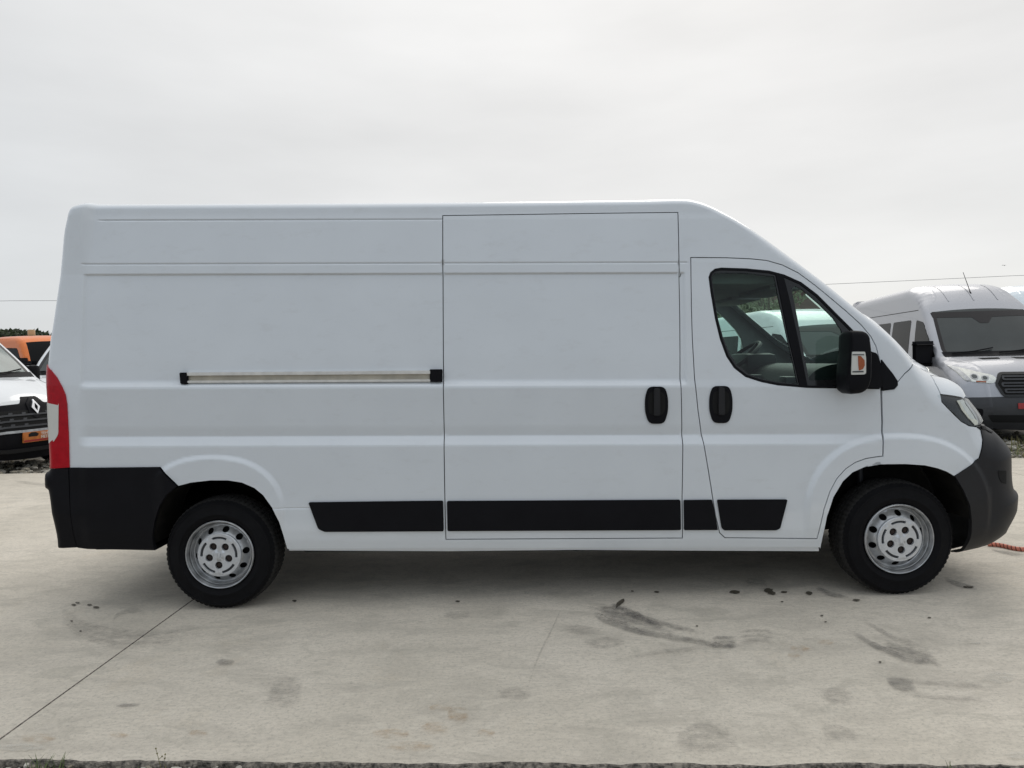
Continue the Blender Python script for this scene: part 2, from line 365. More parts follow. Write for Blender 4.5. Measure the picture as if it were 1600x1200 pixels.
def concrete_mat():
    m = bpy.data.materials.new('concrete'); m.use_nodes = True; t = m.node_tree; b = t.nodes['Principled BSDF']; b.inputs['Roughness'].default_value = .82
    tcn = t.nodes.new('ShaderNodeTexCoord'); L = t.links
    def noise(scale, det, sc=(1, 1, 1), rough=.55, dist=0):
        mpn = t.nodes.new('ShaderNodeMapping'); mpn.inputs['Scale'].default_value = sc; L.new(tcn.outputs['Object'], mpn.inputs['Vector'])
        n = t.nodes.new('ShaderNodeTexNoise'); n.inputs['Scale'].default_value = scale; n.inputs['Detail'].default_value = det; n.inputs['Roughness'].default_value = rough; n.inputs['Distortion'].default_value = dist
        L.new(mpn.outputs['Vector'], n.inputs['Vector']); return n.outputs['Fac']
    def rng_(v, a, b_, c, d):
        r = t.nodes.new('ShaderNodeMapRange'); r.inputs['From Min'].default_value = a; r.inputs['From Max'].default_value = b_; r.inputs['To Min'].default_value = c; r.inputs['To Max'].default_value = d
        L.new(v, r.inputs['Value']); return r.outputs['Result']
    def mixc(f, a, colb):
        x = t.nodes.new('ShaderNodeMix'); x.data_type = 'RGBA'; L.new(f, x.inputs['Factor'])
        if isinstance(a, tuple): x.inputs['A'].default_value = (*a, 1)
        else: L.new(a, x.inputs['A'])
        x.inputs['B'].default_value = (*colb, 1); return x.outputs['Result']
    c = mixc(rng_(noise(.55, 5, rough=.6), .35, .65, 0, 1), (.615, .557, .463), (.71, .645, .548))
    c = mixc(rng_(noise(2.3, 8, (1, 2.2, 1), .68, .6), .46, .68, 0, .75), c, (.45, .41, .345))
    c = mixc(rng_(noise(7, 9, (.5, 2.4, 1), .75), .55, .75, 0, .35), c, (.37, .345, .295))
    c = mixc(rng_(noise(1.4, 6, (1.3, 1, 1), .7, .4), .6, .78, 0, .35), c, (.58, .47, .32))
    c = mixc(rng_(noise(3.2, 10, (1, 1.6, 1), .78, 1.2), .53, .64, 0, .55), c, (.44, .405, .335))
    c = mixc(rng_(noise(26, 8, (1, 2.5, 1), .8), .46, .66, 0, .62), c, (.41, .375, .31))
    c = mixc(rng_(noise(60, 4, rough=.8), .52, .68, 0, .6), c, (.30, .28, .24))
    c = mixc(rng_(noise(11, 7, (1, 1, 1), .75), .55, .70, 0, .5), c, (.70, .65, .55))
    c = mixc(rng_(noise(190, 2), .66, .74, 0, .6), c, (.16, .15, .14))
    c = mixc(rng_(noise(130, 2, (1, 1, 1)), .64, .72, 0, .5), c, (.62, .61, .57))
    L.new(c, b.inputs['Base Color'])
    add = t.nodes.new('ShaderNodeMath'); add.operation = 'ADD'; L.new(noise(140, 6, (1, 2, 1), .8), add.inputs[0]); L.new(rng_(noise(9, 6, (.6, 3, 1)), 0, 1, 0, 1.2), add.inputs[1])
    bp = t.nodes.new('ShaderNodeBump'); bp.inputs['Strength'].default_value = .45; bp.inputs['Distance'].default_value = .004
    L.new(add.outputs[0], bp.inputs['Height']); L.new(bp.outputs['Normal'], b.inputs['Normal']); return m
MC = concrete_mat()
MSIDE = mat('slab_side', (.17, .15, .125), .95, noise=.9, nscale=60, bump=.9, bscale=60, bdist=.02)  # dirty concrete, with the dim light on the sides put into its colour
gm = mat('soil', (.16, .145, .12), .95, noise=.45, nscale=5, bump=.8, bscale=30, bdist=.03)
bm = bmesh.new(); bmesh.ops.create_grid(bm, x_segments=60, y_segments=60, size=600)
for v in bm.verts: v.co.z = -.075
g = from_bm('ground', bm, gm, None, 0); g['kind'] = 'structure'
def slab(name, poly, rough_edge=()):
    """poly: corner list (x, y); edges listed in rough_edge are broken, uneven casting edges"""
    pts = []; n = len(poly)
    for i in range(n):
        a, b = np.array(poly[i]), np.array(poly[(i + 1) % n]); L = np.linalg.norm(b - a)
        k = int(L / .025) if i in rough_edge else max(1, int(L / 1.0)); k = min(k, 420)
        nv = np.array([(b - a)[1], -(b - a)[0]]) / L; w = 0
        for j in range(k):
            if i in rough_edge: w = .72 * w + random.uniform(-.006, .006)
            pts.append(a + (b - a) * j / k + nv * (w if (i in rough_edge and j) else 0))
    bm = bmesh.new(); top = [bm.verts.new((p[0], p[1], 0)) for p in pts]; f = bm.faces.new(top)
    low = [bm.verts.new((p[0], p[1], -.004)) for p in offset(np.array(pts), .006)] if area(np.array(pts)) > 0 else None
    mid = [bm.verts.new((v.co.x + random.uniform(-.004, .004), v.co.y + random.uniform(-.020, .006), -.022 + random.uniform(-.010, .008))) for v in low]
    bot = [bm.verts.new((v.co.x, v.co.y, -.15)) for v in low]
    for A, B in ((top, low), (low, mid), (mid, bot)):
        for i in range(len(A)): bm.faces.new((A[i], A[(i + 1) % len(A)], B[(i + 1) % len(A)], B[i]))
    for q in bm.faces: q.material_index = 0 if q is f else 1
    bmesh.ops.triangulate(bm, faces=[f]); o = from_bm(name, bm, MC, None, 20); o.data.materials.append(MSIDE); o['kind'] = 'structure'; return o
XL, XR = -16.0, 16.0; G = .005
yn = lambda x: edge_y(gA, gB, x); yf = lambda x: edge_y(fA, fB, x)
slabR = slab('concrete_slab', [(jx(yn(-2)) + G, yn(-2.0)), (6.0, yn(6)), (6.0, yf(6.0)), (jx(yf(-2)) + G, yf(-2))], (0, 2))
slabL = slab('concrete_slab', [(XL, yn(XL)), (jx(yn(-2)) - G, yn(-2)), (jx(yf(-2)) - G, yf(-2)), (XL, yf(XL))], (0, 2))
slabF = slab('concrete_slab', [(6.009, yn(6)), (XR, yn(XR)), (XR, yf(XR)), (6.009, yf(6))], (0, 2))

# marks on the slab: ribbons with a rubbed, broken edge
def mark_mat(name, col, dens, scale=(1, 1, 1), thr=.45, streak=30, edge=14, soft=.95):
    m = bpy.data.materials.new(name); m.use_nodes = True; t = m.node_tree; b = t.nodes['Principled BSDF']; L = t.links
    b.inputs['Base Color'].default_value = (*col, 1); b.inputs['Roughness'].default_value = .8
    o = t.nodes['Material Output']; tr = t.nodes.new('ShaderNodeBsdfTransparent'); mx = t.nodes.new('ShaderNodeMixShader')
    uv = t.nodes.new('ShaderNodeUVMap'); sep = t.nodes.new('ShaderNodeSeparateXYZ'); L.new(uv.outputs['UV'], sep.inputs[0])
    def M_(op, a, b_=None):
        n = t.nodes.new('ShaderNodeMath'); n.operation = op
        for i, x in enumerate((a, b_)):
            if x is None: continue
            if isinstance(x, (int, float)): n.inputs[i].default_value = x
            else: L.new(x, n.inputs[i])
        return n.outputs[0]
    def bell(x): return M_('MULTIPLY', M_('MULTIPLY', x, M_('SUBTRACT', 1, x)), 4)
    e = M_('MULTIPLY', M_('POWER', bell(sep.outputs['X']), .5), M_('POWER', bell(sep.outputs['Y']), .6))
    tcn = t.nodes.new('ShaderNodeTexCoord'); n1 = t.nodes.new('ShaderNodeTexNoise'); n1.inputs['Scale'].default_value = 22; n1.inputs['Detail'].default_value = 8; n1.inputs['Roughness'].default_value = .75
    L.new(tcn.outputs['Object'], n1.inputs['Vector'])
    mpn = t.nodes.new('ShaderNodeMapping'); mpn.inputs['Scale'].default_value = (1.5, streak, 1); L.new(uv.outputs['UV'], mpn.inputs['Vector'])
    n2 = t.nodes.new('ShaderNodeTexNoise'); n2.inputs['Scale'].default_value = 1; n2.inputs['Detail'].default_value = 3; L.new(mpn.outputs['Vector'], n2.inputs['Vector'])
    r = t.nodes.new('ShaderNodeMapRange'); r.inputs['From Min'].default_value = thr - .12; r.inputs['From Max'].default_value = thr + .16; L.new(M_('ADD', M_('MULTIPLY', n1.outputs['Fac'], .55), M_('MULTIPLY', n2.outputs['Fac'], .45)), r.inputs['Value'])
    n3 = t.nodes.new('ShaderNodeTexNoise'); n3.inputs['Scale'].default_value = edge; n3.inputs['Detail'].default_value = 6; n3.inputs['Roughness'].default_value = .7; L.new(tcn.outputs['Object'], n3.inputs['Vector'])
    er = t.nodes.new('ShaderNodeMapRange'); er.interpolation_type = 'SMOOTHSTEP'; er.inputs['From Min'].default_value = .30; er.inputs['From Max'].default_value = soft
    L.new(M_('ADD', e, M_('MULTIPLY', M_('SUBTRACT', n3.outputs['Fac'], .5), 1.7)), er.inputs['Value'])
    f = M_('MULTIPLY', M_('MULTIPLY', er.outputs['Result'], r.outputs['Result']), dens)
    L.new(f, mx.inputs['Fac']); L.new(tr.outputs[0], mx.inputs[1]); L.new(b.outputs[0], mx.inputs[2]); L.new(mx.outputs[0], o.inputs['Surface']); return m
MK = mark_mat('rubber_mark', (.13, .125, .12), .60, thr=.48); MKF = mark_mat('faint_mark', (.17, .16, .15), .45, thr=.54); MKR = mark_mat('rust_stain', (.44, .26, .10), .7, thr=.56, streak=5)
MKO = mark_mat('oil_stain', (.07, .06, .042), .85, thr=.2, streak=2, edge=45, soft=.5); MKL = mark_mat('pale_mark', (.62, .60, .54), .5, streak=4)
layer = [0]
def ribbon(name, top, bot, m, n=5, label=None):
    """top / bot: matching pixel polylines measured on the slab plane"""
    layer[0] = (layer[0] + 1) % 3; z = .004 + .0012 * layer[0]
    A = catmull([at_z(*p)[:2] for p in top], n); B = catmull([at_z(*p)[:2] for p in bot], n); K = len(A); rows = 5
    vs = []; uvs = []
    for i in range(K):
        for j in range(rows):
            p = A[i] + (B[i] - A[i]) * j / (rows - 1); vs.append((p[0], p[1], z)); uvs.append((i / (K - 1), j / (rows - 1)))
    fs = [(i * rows + j, i * rows + j + 1, (i + 1) * rows + j + 1, (i + 1) * rows + j) for i in range(K - 1) for j in range(rows - 1)]
    me = bpy.data.meshes.new(name); me.from_pydata(vs, [], fs); ul = me.uv_layers.new(name='UVMap')
    for l in me.loops: ul.data[l.index].uv = uvs[l.vertex_index]
    o = link(name, me, m, slabR if A[0][0] > jx(-2) else slabL); return o
def band(name, path, wpx, m):   # ribbon around a pixel path
    w = [k * 1.25 for k in (wpx if hasattr(wpx, '__len__') else [wpx] * len(path))]
    return ribbon(name, [(x, y - k / 2) for (x, y), k in zip(path, w)], [(x, y + k / 2) for (x, y), k in zip(path, w)], m)
band('tyre_mark', [(918, 947), (937, 964), (962, 976), (997, 987), (1032, 994), (1078, 1001), (1120, 1008), (1160, 1011)], [14, 15, 13, 11, 10, 9, 9, 8], MK)
band('tyre_mark', [(950, 945), (976, 956), (1008, 968), (1039, 977), (1075, 985), (1110, 993)], [14, 14, 11, 9, 8, 6], MK)
ribbon('tyre_mark', [(920, 944), (945, 943), (972, 945), (1000, 958), (1040, 975)], [(930, 962), (955, 972), (990, 983), (1030, 990), (1060, 994)], MK)
band('tyre_mark', [(962, 948), (970, 942), (976, 939)], [8, 7, 5], MKO)
band('tyre_mark', [(1322, 982), (1354, 1003), (1384, 1018), (1414, 1030), (1444, 1037), (1474, 1039)], [9, 10, 11, 11, 10, 7], MK)
band('tyre_mark', [(1345, 968), (1372, 984), (1400, 999), (1432, 1011), (1466, 1023)], [8, 9, 10, 12, 9], MKF)
ribbon('tyre_mark', [(1380, 998), (1402, 1004), (1430, 1013), (1466, 1022)], [(1380, 1019), (1405, 1027), (1440, 1037), (1472, 1040)], MK)
ribbon('tyre_mark', [(1378, 1056), (1400, 1057), (1425, 1062)], [(1392, 1078), (1412, 1084), (1438, 1086)], MK)
band('tyre_mark', [(1415, 1064), (1460, 1068), (1510, 1072), (1565, 1081)], [8, 8, 9, 7], MKF)
band('tyre_mark', [(1400, 1082), (1450, 1090), (1510, 1093), (1558, 1101)], [8, 7, 7, 6], MKF)
ribbon('tyre_mark', [(690, 958), (714, 954), (740, 957)], [(692, 966), (714, 971), (738, 968)], MKF)
ribbon('tyre_mark', [(876, 981), (905, 974), (940, 984)], [(880, 988), (912, 996), (946, 994)], MKF)
ribbon('tyre_mark', [(905, 1000), (940, 994), (982, 1000)], [(912, 1014), (945, 1018), (985, 1013)], MKF)
band('tyre_mark', [(985, 1030), (1030, 1020), (1075, 1016), (1120, 1008)], [6, 7, 8, 8], MKF)
for k in range(3): band('tyre_mark', [(1112, 998 + 7 * k), (1130, 997 + 7 * k), (1152, 998 + 7 * k)], 6, MK)
for k in range(3): band('tyre_mark', [(1155, 988 + 8 * k), (1180, 986 + 8 * k), (1212, 989 + 8 * k)], 6, MKF)
band('tyre_mark', [(880, 945), (862, 985), (840, 1030), (820, 1090)], [5, 6, 8, 8], MKF)
band('tyre_mark', [(180, 985), (178, 968), (192, 958), (215, 955), (230, 963)], [10, 8, 7, 8, 8], MKF)
ribbon('tyre_mark', [(335, 1032), (350, 1030), (368, 1032)], [(336, 1041), (350, 1043), (366, 1041)], MK)
band('tyre_mark', [(180, 1105), (200, 1103), (222, 1102)], 5, MK)
band('tyre_mark', [(95, 960), (130, 985), (210, 1000), (330, 985)], [30, 34, 30, 20], MKF)
ribbon('tyre_mark', [(430, 1055), (452, 1050), (480, 1056)], [(405, 1110), (440, 1118), (470, 1104)], MKF)
ribbon('tyre_mark', [(775, 1075), (800, 1070), (830, 1078)], [(770, 1092), (800, 1098), (835, 1094)], MKF)
ribbon('tyre_mark', [(1060, 1135), (1100, 1122), (1150, 1140)], [(1050, 1180), (1100, 1186), (1160, 1176)], MKF)
ribbon('tyre_mark', [(1275, 1132), (1310, 1130), (1345, 1152)], [(1290, 1160), (1320, 1168), (1345, 1160)], MKF)
ribbon('tyre_mark', [(1270, 1078), (1300, 1070), (1330, 1080)], [(1290, 1100), (1315, 1108), (1340, 1094)], MKF)
band('tyre_mark', [(1275, 920), (1300, 930), (1330, 936)], [10, 8, 4], MK)
band('tyre_mark', [(1160, 915), (1185, 910), (1200, 915)], 14, MKF)
band('tyre_mark', [(1475, 905), (1500, 915), (1530, 920)], [6, 8, 6], MK)
ribbon('tyre_mark', [(1542, 857), (1570, 860), (1604, 866)], [(1550, 861), (1575, 869), (1604, 872)], MK)
band('tyre_mark', [(20, 740 + 12), (60, 757), (100, 760)], 5, MKF)
for (x, y, w, h) in ((1148, 926, 22, 8), (1201, 924, 18, 11), (1206, 928, 16, 8), (1225, 926, 13, 5), (1264, 928, 14, 8), (1338, 939, 15, 5), (1513, 918, 22, 6), (1026, 926, 11, 4), (988, 925, 6, 3), (1222, 941, 6, 3), (115, 946, 9, 4), (121, 943, 9, 3), (140, 946, 10, 4), (150, 950, 13, 5), (112, 972, 6, 3), (126, 987, 5, 3), (460, 940, 9, 5), (715, 941, 9, 4), (1089, 979, 5, 3), (1284, 963, 6, 3), (1290, 973, 5, 3), (1452, 966, 7, 3), (1375, 1036, 6, 4)):
    w, h = w * .8, h * .8
    ribbon('oil_stain', [(x - w / 2, y - h / 5), (x - w / 6, y - h / 2), (x + w / 2, y - h / 3)], [(x - w / 2, y + h / 5), (x + w / 8, y + h / 2), (x + w / 2, y + h / 4)], MKO)
for (x, y, w, h) in ((1250, 1015, 34, 12), (1240, 1025, 22, 8), (1290, 1005, 26, 9), (680, 1140, 46, 26), (610, 1148, 60, 20), (715, 1120, 36, 34), (640, 1168, 80, 18), (760, 1146, 30, 14), (60, 1155, 60, 18), (185, 1150, 34, 12), (310, 1147, 34, 12), (690, 1108, 40, 14)):
    ribbon('rust_stain', [(x - w / 2, y - h / 5), (x - w / 6, y - h / 2), (x + w / 2, y - h / 3)], [(x - w / 2, y + h / 4), (x + w / 8, y + h / 2), (x + w / 2, y + h / 4)], MKR)
for (x, y, w, h) in ((823, 928, 9, 4), (1525, 1006, 18, 5), (1590, 1182, 40, 14), (30, 1170, 90, 14), (1560, 1060, 60, 24)):
    ribbon('pale_mark', [(x - w / 2, y - h / 4), (x, y - h / 2), (x + w / 2, y - h / 4)], [(x - w / 2, y + h / 4), (x, y + h / 2), (x + w / 2, y + h / 4)], MKL)

# stones: one mesh per strip
def stones(name, n, xr, yr, zr, size, m, parent=None, keep=None):
    base = bmesh.new(); bmesh.ops.create_icosphere(base, subdivisions=1, radius=1); bv = np.array([v.co[:] for v in base.verts]); bf = np.array([[v.index for v in f.verts] for f in base.faces]); base.free()
    V_, F_ = [], []
    for i in range(n):
        x, y = random.uniform(*xr), random.uniform(*yr)
        if callable(keep) and not keep(x, y): continue
        s = size * random.uniform(.4, 1.3) * random.choice((.6, 1, 1, 1.3)); a = rng.uniform(0, 6.28); c, sn = math.cos(a), math.sin(a)
        p = bv * (1 + rng.uniform(-.25, .25, (len(bv), 1))) * np.array([1, rng.uniform(.6, 1), rng.uniform(.45, .8)]) * s
        q = np.stack([p[:, 0] * c - p[:, 1] * sn + x, p[:, 0] * sn + p[:, 1] * c + y, p[:, 2] + random.uniform(*zr)], 1)
        F_.append(bf + len(V_) * len(bv)); V_.append(q)
    me = bpy.data.meshes.new(name); me.from_pydata(np.concatenate(V_).tolist(), [], np.concatenate(F_).tolist()); o = link(name, me, m, parent); o['kind'] = 'stuff'; return o
def stone_mat(name, cols):
    m = bpy.data.materials.new(name); m.use_nodes = True; t = m.node_tree; b = t.nodes['Principled BSDF']; b.inputs['Roughness'].default_value = .9
    gn = t.nodes.new('ShaderNodeNewGeometry'); r = t.nodes.new('ShaderNodeValToRGB'); e = r.color_ramp.elements; e[0].color = (*cols[0], 1); e[1].color = (*cols[-1], 1)
    for i, c in enumerate(cols[1:-1], 1): x = e.new(i / (len(cols) - 1)); x.color = (*c, 1)
    t.links.new(gn.outputs['Random Per Island'], r.inputs['Fac']); t.links.new(r.outputs['Color'], b.inputs['Base Color']); return m
MS = stone_mat('stone', [(.12, .11, .09), (.36, .33, .27), (.22, .19, .14), (.55, .52, .46), (.30, .28, .24)])
stones('gravel', 5200, (-12.5, 12.5), (fB[1] - .1, fA[1] + 1.6), (-.07, -.02), .045, MS, None, lambda x, y: y > yf(x) + .02)
stones('gravel', 2600, (-15, 15), (fA[1] + .6, fA[1] + 6), (-.08, -.05), .05, MS)
stones('gravel', 3600, (-2.8, 2.8), (gB[1] - .25, gA[1]), (-.036, -.012), .013, MS, None, lambda x, y: y < yn(x) - .012)
# ================================================================== THE VAN IN FRONT
TH = 0.0
a_, b_ = at_y(130, 600, -1.0), at_y(1060, 597, -1.0); TH = math.atan2(b_[2] - a_[2], b_[0] - a_[0])
cT, sT = math.cos(TH), math.sin(TH)
def b2w(q):
    q = np.asarray(q, float); return np.stack([q[:, 0] * cT - q[:, 2] * sT, q[:, 1], q[:, 0] * sT + q[:, 2] * cT], 1)
def bp(px, py, y):
    w = at_y(px, py, y); return np.array([w[0] * cT + w[2] * sT, -w[0] * sT + w[2] * cT])
zr = lambda py: float(bp(800, py, -1.0)[1])
xr_ = lambda px: float(bp(px, 600, -1.0)[0])
WZ = [(880, .95), (858, .985), (845, 1.000), (835, 1.006), (826, 1.012), (800, 1.017), (740, 1.021), (697, 1.022), (694, 1.021), (681, .990), (679, .990), (664, 1.0005), (645, 1.0035), (620, 1.0065), (606, 1.008), (603, 1.007), (597.5, .991), (595, .990), (560, .984), (500, .966), (460, .953), (425, .938), (408, .932), (337, .894), (325, .884), (300, .874)]
_z = np.array([zr(a) for a, _ in WZ]); _w = np.array([w for _, w in WZ])
WD = [(880, .95), (858, .985), (845, 1.000), (826, 1.012), (800, 1.017), (740, 1.021), (697, 1.022), (694, 1.021), (681, .994), (679, .993), (664, 1.0), (645, 1.0015), (606, .999), (595, .992), (560, .984), (500, .966), (460, .953), (425, .938), (408, .932), (337, .894), (325, .884), (300, .874)]
_zd = np.array([zr(a) for a, _ in WD]); _wd = np.array([w for _, w in WD])
WW = [(880, .95), (858, .985), (845, 1.000), (826, 1.010), (780, 1.014), (720, 1.013), (680, 1.006), (640, 1.000), (606, .996), (560, .984), (500, .966), (425, .938), (337, .894), (300, .874)]
_zw = np.array([zr(a) for a, _ in WW]); _ww = np.array([w for _, w in WW])
Tpx = [(91, 853, .93), (88, 834, .95), (81, 796, .95), (76, 767, .95), (70.5, 763, .95), (70.5, 738, .95), (78, 731, .95), (76.5, 700, .95), (75, 627, .94), (75, 590, .94), (75.5, 570, .94), (79, 530, .93), (83, 505, .92), (92, 445, .90), (104, 374, .86), (112, 345, .82), (117, 331, .80), (129, 322.5, .79), (147, 319.5, .79), (167, 319, .79),
       (330, 318.3, .79), (480, 317.7, .79), (692, 316.3, .79), (860, 314.5, .79), (1000, 312.7, .79), (1060, 311.3, .79), (1085, 314, .79), (1110, 322.5, .79), (1135, 335, .79), (1160, 349.5, .79), (1185, 366, .80), (1210, 384, .80), (1235, 402.5, .81),
       (1260, 421, .82), (1285, 440, .83), (1317, 466, .84), (1350, 492, .85), (1385, 522, .86), (1405, 542, .86), (1427, 566, .85), (1455, 585, .80), (1480, 592, .78), (1495, 600, .78), (1504, 611, .78), (1514, 624, .80), (1524, 637, .80), (1532, 648, .80), (1535, 660, .80),
       (1543, 667, .8), (1553, 675, .8), (1567, 690, .8), (1575, 700, .8), (1579, 715, .8), (1580, 738, .8), (1580, 754, .8), (1587, 762, .8), (1589, 785, .8), (1587, 802, .8), (1574, 826, .8), (1564, 838, .8), (1540, 852, .84), (1511, 859, .9)]
iR0, iR1, iWS, iHD, iLP, iBM = 14, 19, 32, 39, 43, 47
def v_width(p):
    k = sstep(p[:, 0], xr_(1064), xr_(1078)); w = np.interp(p[:, 1], _z, _w) * (1 - k) + np.interp(p[:, 1], _zd, _wd) * k; j = sstep(p[:, 0], xr_(1290), xr_(1380))
    return w * (1 - j) + np.interp(p[:, 1], _zw, _ww) * j
def v_radii(p):
    x, z = p[:, 0], p[:, 1]; f = sstep(x, xr_(1385), xr_(1470)); top = sstep(z, zr(400), zr(345)); lowf = f * sstep(z, zr(640), zr(700))
    rv = .062 + f * .16 - top * .012; rh = .092 + f * .20 + lowf * -.02; return rv, rh
ZL1, ZB2, Z408, Z337, Z425, Z792 = zr(600), zr(680), zr(408.5), zr(337), zr(425), zr(792)
XRL, XRR = xr_(127), xr_(1071)
cR, cF = bp(335, 806, -1.0), bp(1400, 803, -1.0)
def ell(p, c, a, b, pw=2.3):
    return (np.abs((p[:, 0] - c[0]) / a) ** pw + np.abs((p[:, 1] - c[1]) / b) ** pw) ** (1 / pw)
def v_feat(p):
    x, z = p[:, 0], p[:, 1]; f = np.zeros(len(p))
    rec = sstep(x, XRL - .012, XRL + .012) * (1 - sstep(x, XRR - .008, XRR + .012)) * (1 - sstep(z, Z425 - .006, Z425 + .005)) * sstep(z, ZL1 - .004, ZL1 + .02)
    f -= .011 * rec
    gx = sstep(x, XRL - .03, XRL) * (1 - sstep(x, xr_(1079), xr_(1080)))
    f -= .006 * np.exp(-((z - Z408) / .0042) ** 2) * gx
    f -= .006 * np.exp(-((z - Z337) / .0042) ** 2) * sstep(x, xr_(140), xr_(150)) * (1 - sstep(x, xr_(690), xr_(692)))
    f -= .004 * np.exp(-((z - Z792) / .003) ** 2) * sstep(x, xr_(424), xr_(427)) * (1 - sstep(x, xr_(487), xr_(489)))
    # ledges die out before the rear corner
    k = 1 - sstep(x, XRL - .03, XRL + .05)
    f += k * np.clip(np.interp(z, [zr(858), zr(800), zr(600), zr(425)], [.985, 1.016, .997, .938]) - np.interp(z, _z, _w), -.05, .05)
    top = sstep(z, cR[1] - .1, cR[1] + .05)
    qr = ell(p, cR, 117 / 263, 99 / 263); f += .016 * sstep(1 - qr, 0.0, .085) * top * sstep(x, xr_(236), xr_(262))
    qf = ell(p, cF, 150 / 263, 130 / 263); f += .02 * sstep(1 - qf, 0.0, .07) * sstep(z, cF[1] - .2, cF[1] + .1)
    return f
XS = np.unique(np.round(np.concatenate([np.arange(-3.1, 3.4, .027), XRL + np.arange(-.03, .05, .006), XRR + np.arange(-.02, .02, .004), np.arange(xr_(225), xr_(455), .012), np.arange(xr_(1245), xr_(1545), .012)]), 4))
dense = np.array([-.013, -.009, -.006, -.004, -.002, 0, .002, .004, .006, .009, .013])
ZS = np.unique(np.round(np.concatenate([np.arange(.2, 2.6, .03)] + [zz + dense for zz in (ZL1, zr(695), ZB2, Z408, Z337, Z425, Z792)] + [np.arange(zr(800), zr(668), .012)]), 4))
def proj(q):
    d = b2w(q) - CAM; k = d @ fwd; return np.stack([800 + FPX * (d @ rgt) / k, 600 - FPX * (d @ upv) / k], 1)
_px = np.array([t[:2] for t in Tpx], float); T = np.array([bp(x, y, -yy) for x, y, yy in Tpx])
for _ in range(6):      # push the edge curve until the rounded-over skin shows the measured outline
    tg = np.gradient(_px, axis=0); tg /= np.linalg.norm(tg, axis=1, keepdims=True); n2 = np.stack([tg[:, 1], -tg[:, 0]], 1)
    tb = np.gradient(T, axis=0); tb /= np.linalg.norm(tb, axis=1, keepdims=True); nb = np.stack([-tb[:, 1], tb[:, 0]], 1)
    rv, rh = v_radii(T); best = np.full(len(T), -1e9)
    for a in np.linspace(.1, math.pi / 2, 14):
        q2 = T - nb * (rv * (1 - math.sin(a)))[:, None]; hw = v_width(q2) - rh * (1 - math.cos(a)); pj = proj(np.stack([q2[:, 0], -hw, q2[:, 1]], 1)); best = np.maximum(best, (pj * n2).sum(1))
    T = T - nb * ((best - (_px * n2).sum(1)) * 4.4 / FPX)[:, None] * .9
KS = 3
SK = Skin(catmull(T, KS), v_width, v_radii, v_feat, b2w, XS, ZS); SK.rings(); SK.ks = KS
def pp(pts, off=0.0):
    """pixel outline -> van side coordinates, on the skin itself"""
    out = []
    y = np.full(len(pts), -1.0)
    for _ in range(4):
        q = np.array([bp(a, b, yy) for (a, b), yy in zip(pts, y)]); y = -np.clip(SK.half(q) + off, .6, 1.1)
    return q
van = tag(empty('panel_van'), 'long white panel van with black lower trim parked side-on across the concrete', 'van')

P_slide = pp([(692.5, 337.5), (800, 336), (930, 334), (1058.5, 332.5), (1060, 410), (1061.5, 500), (1063, 600), (1064.5, 680), (1065, 780), (1065.5, 840), (697.5, 842), (695.5, 760), (694.5, 660), (693.5, 560), (693, 440)])
P_door = pp([(1080, 403), (1135, 403.4), (1172, 405), (1197, 407.5), (1222, 414.5), (1247, 427), (1272, 445.5), (1297, 466), (1322, 487), (1345, 508), (1360, 526), (1368, 541), (1373, 560), (1375.5, 610), (1377, 660), (1378.5, 712), (1367, 713.5), (1352, 716), (1336, 722), (1321, 732), (1307, 747.5), (1296, 768), (1287, 795), (1281, 822), (1276, 841), (1133, 839.5), (1125, 832), (1118.5, 805), (1110, 750), (1100, 692), (1091.5, 642), (1086, 592), (1082.5, 530), (1081, 480)])
P_win = pp([(1107.3, 433), (1110, 425.5), (1117, 420), (1127, 418.3), (1165, 419.5), (1202, 423), (1225, 429), (1252, 441), (1277, 460), (1302, 485), (1331, 514), (1350, 533), (1366, 556), (1373, 575), (1374.5, 608), (1327, 607), (1262, 606), (1215, 602), (1190, 597), (1165, 589), (1147, 575), (1135, 557), (1125, 530), (1117, 497), (1110, 455)])
P_glass = pp([(1112.5, 433), (1115, 428), (1122, 426), (1165, 426.5), (1210, 432), (1217, 468), (1230, 527), (1247, 600), (1215, 597), (1190, 592), (1170, 584), (1152, 570), (1140, 552), (1130, 527), (1122, 497), (1115, 455)])
P_quart = pp([(1237, 451), (1243, 447), (1253, 452), (1280, 475), (1302, 497), (1315, 516), (1319, 535), (1319, 592), (1265, 595), (1255, 545), (1245, 490)])
P_sail = pp([(1376.5, 562), (1384, 572), (1393, 583), (1401, 595), (1401.5, 602), (1397, 607), (1377.5, 609.5)])
P_archR = pp([(244, 862), (241, 850), (239.5, 836), (243.5, 812), (250.5, 790), (262, 772), (279, 760.5), (298, 754), (329, 750.5), (356, 750.5), (378, 754), (397.5, 762.5), (411, 773.5), (425, 793), (436, 815), (444, 840), (449, 857), (449.5, 862)])
P_archF = pp([(1281, 862), (1281.5, 857), (1285, 840), (1292, 807), (1302, 777), (1317, 752), (1332, 738), (1350, 730), (1377, 725.5), (1415, 725), (1445, 727), (1465, 731.5), (1480, 737), (1492, 744), (1505, 766), (1515, 790), (1517.5, 812), (1510, 852), (1511, 862)])
P_bump_r = pp([(110, 731.5), (180, 731), (249, 730.5), (277, 760), (262, 772), (250.5, 790), (243.5, 812), (239.5, 836), (241, 850), (244, 859), (190, 858), (138, 857), (123, 855), (117, 834), (112, 798)])
zlo = zr(857.5)
def Tseg(i, j): return [np.array(t) for t in SK.T[i * KS:j * KS + 1]]
fenF = pp([(1511, 860)]) [0]
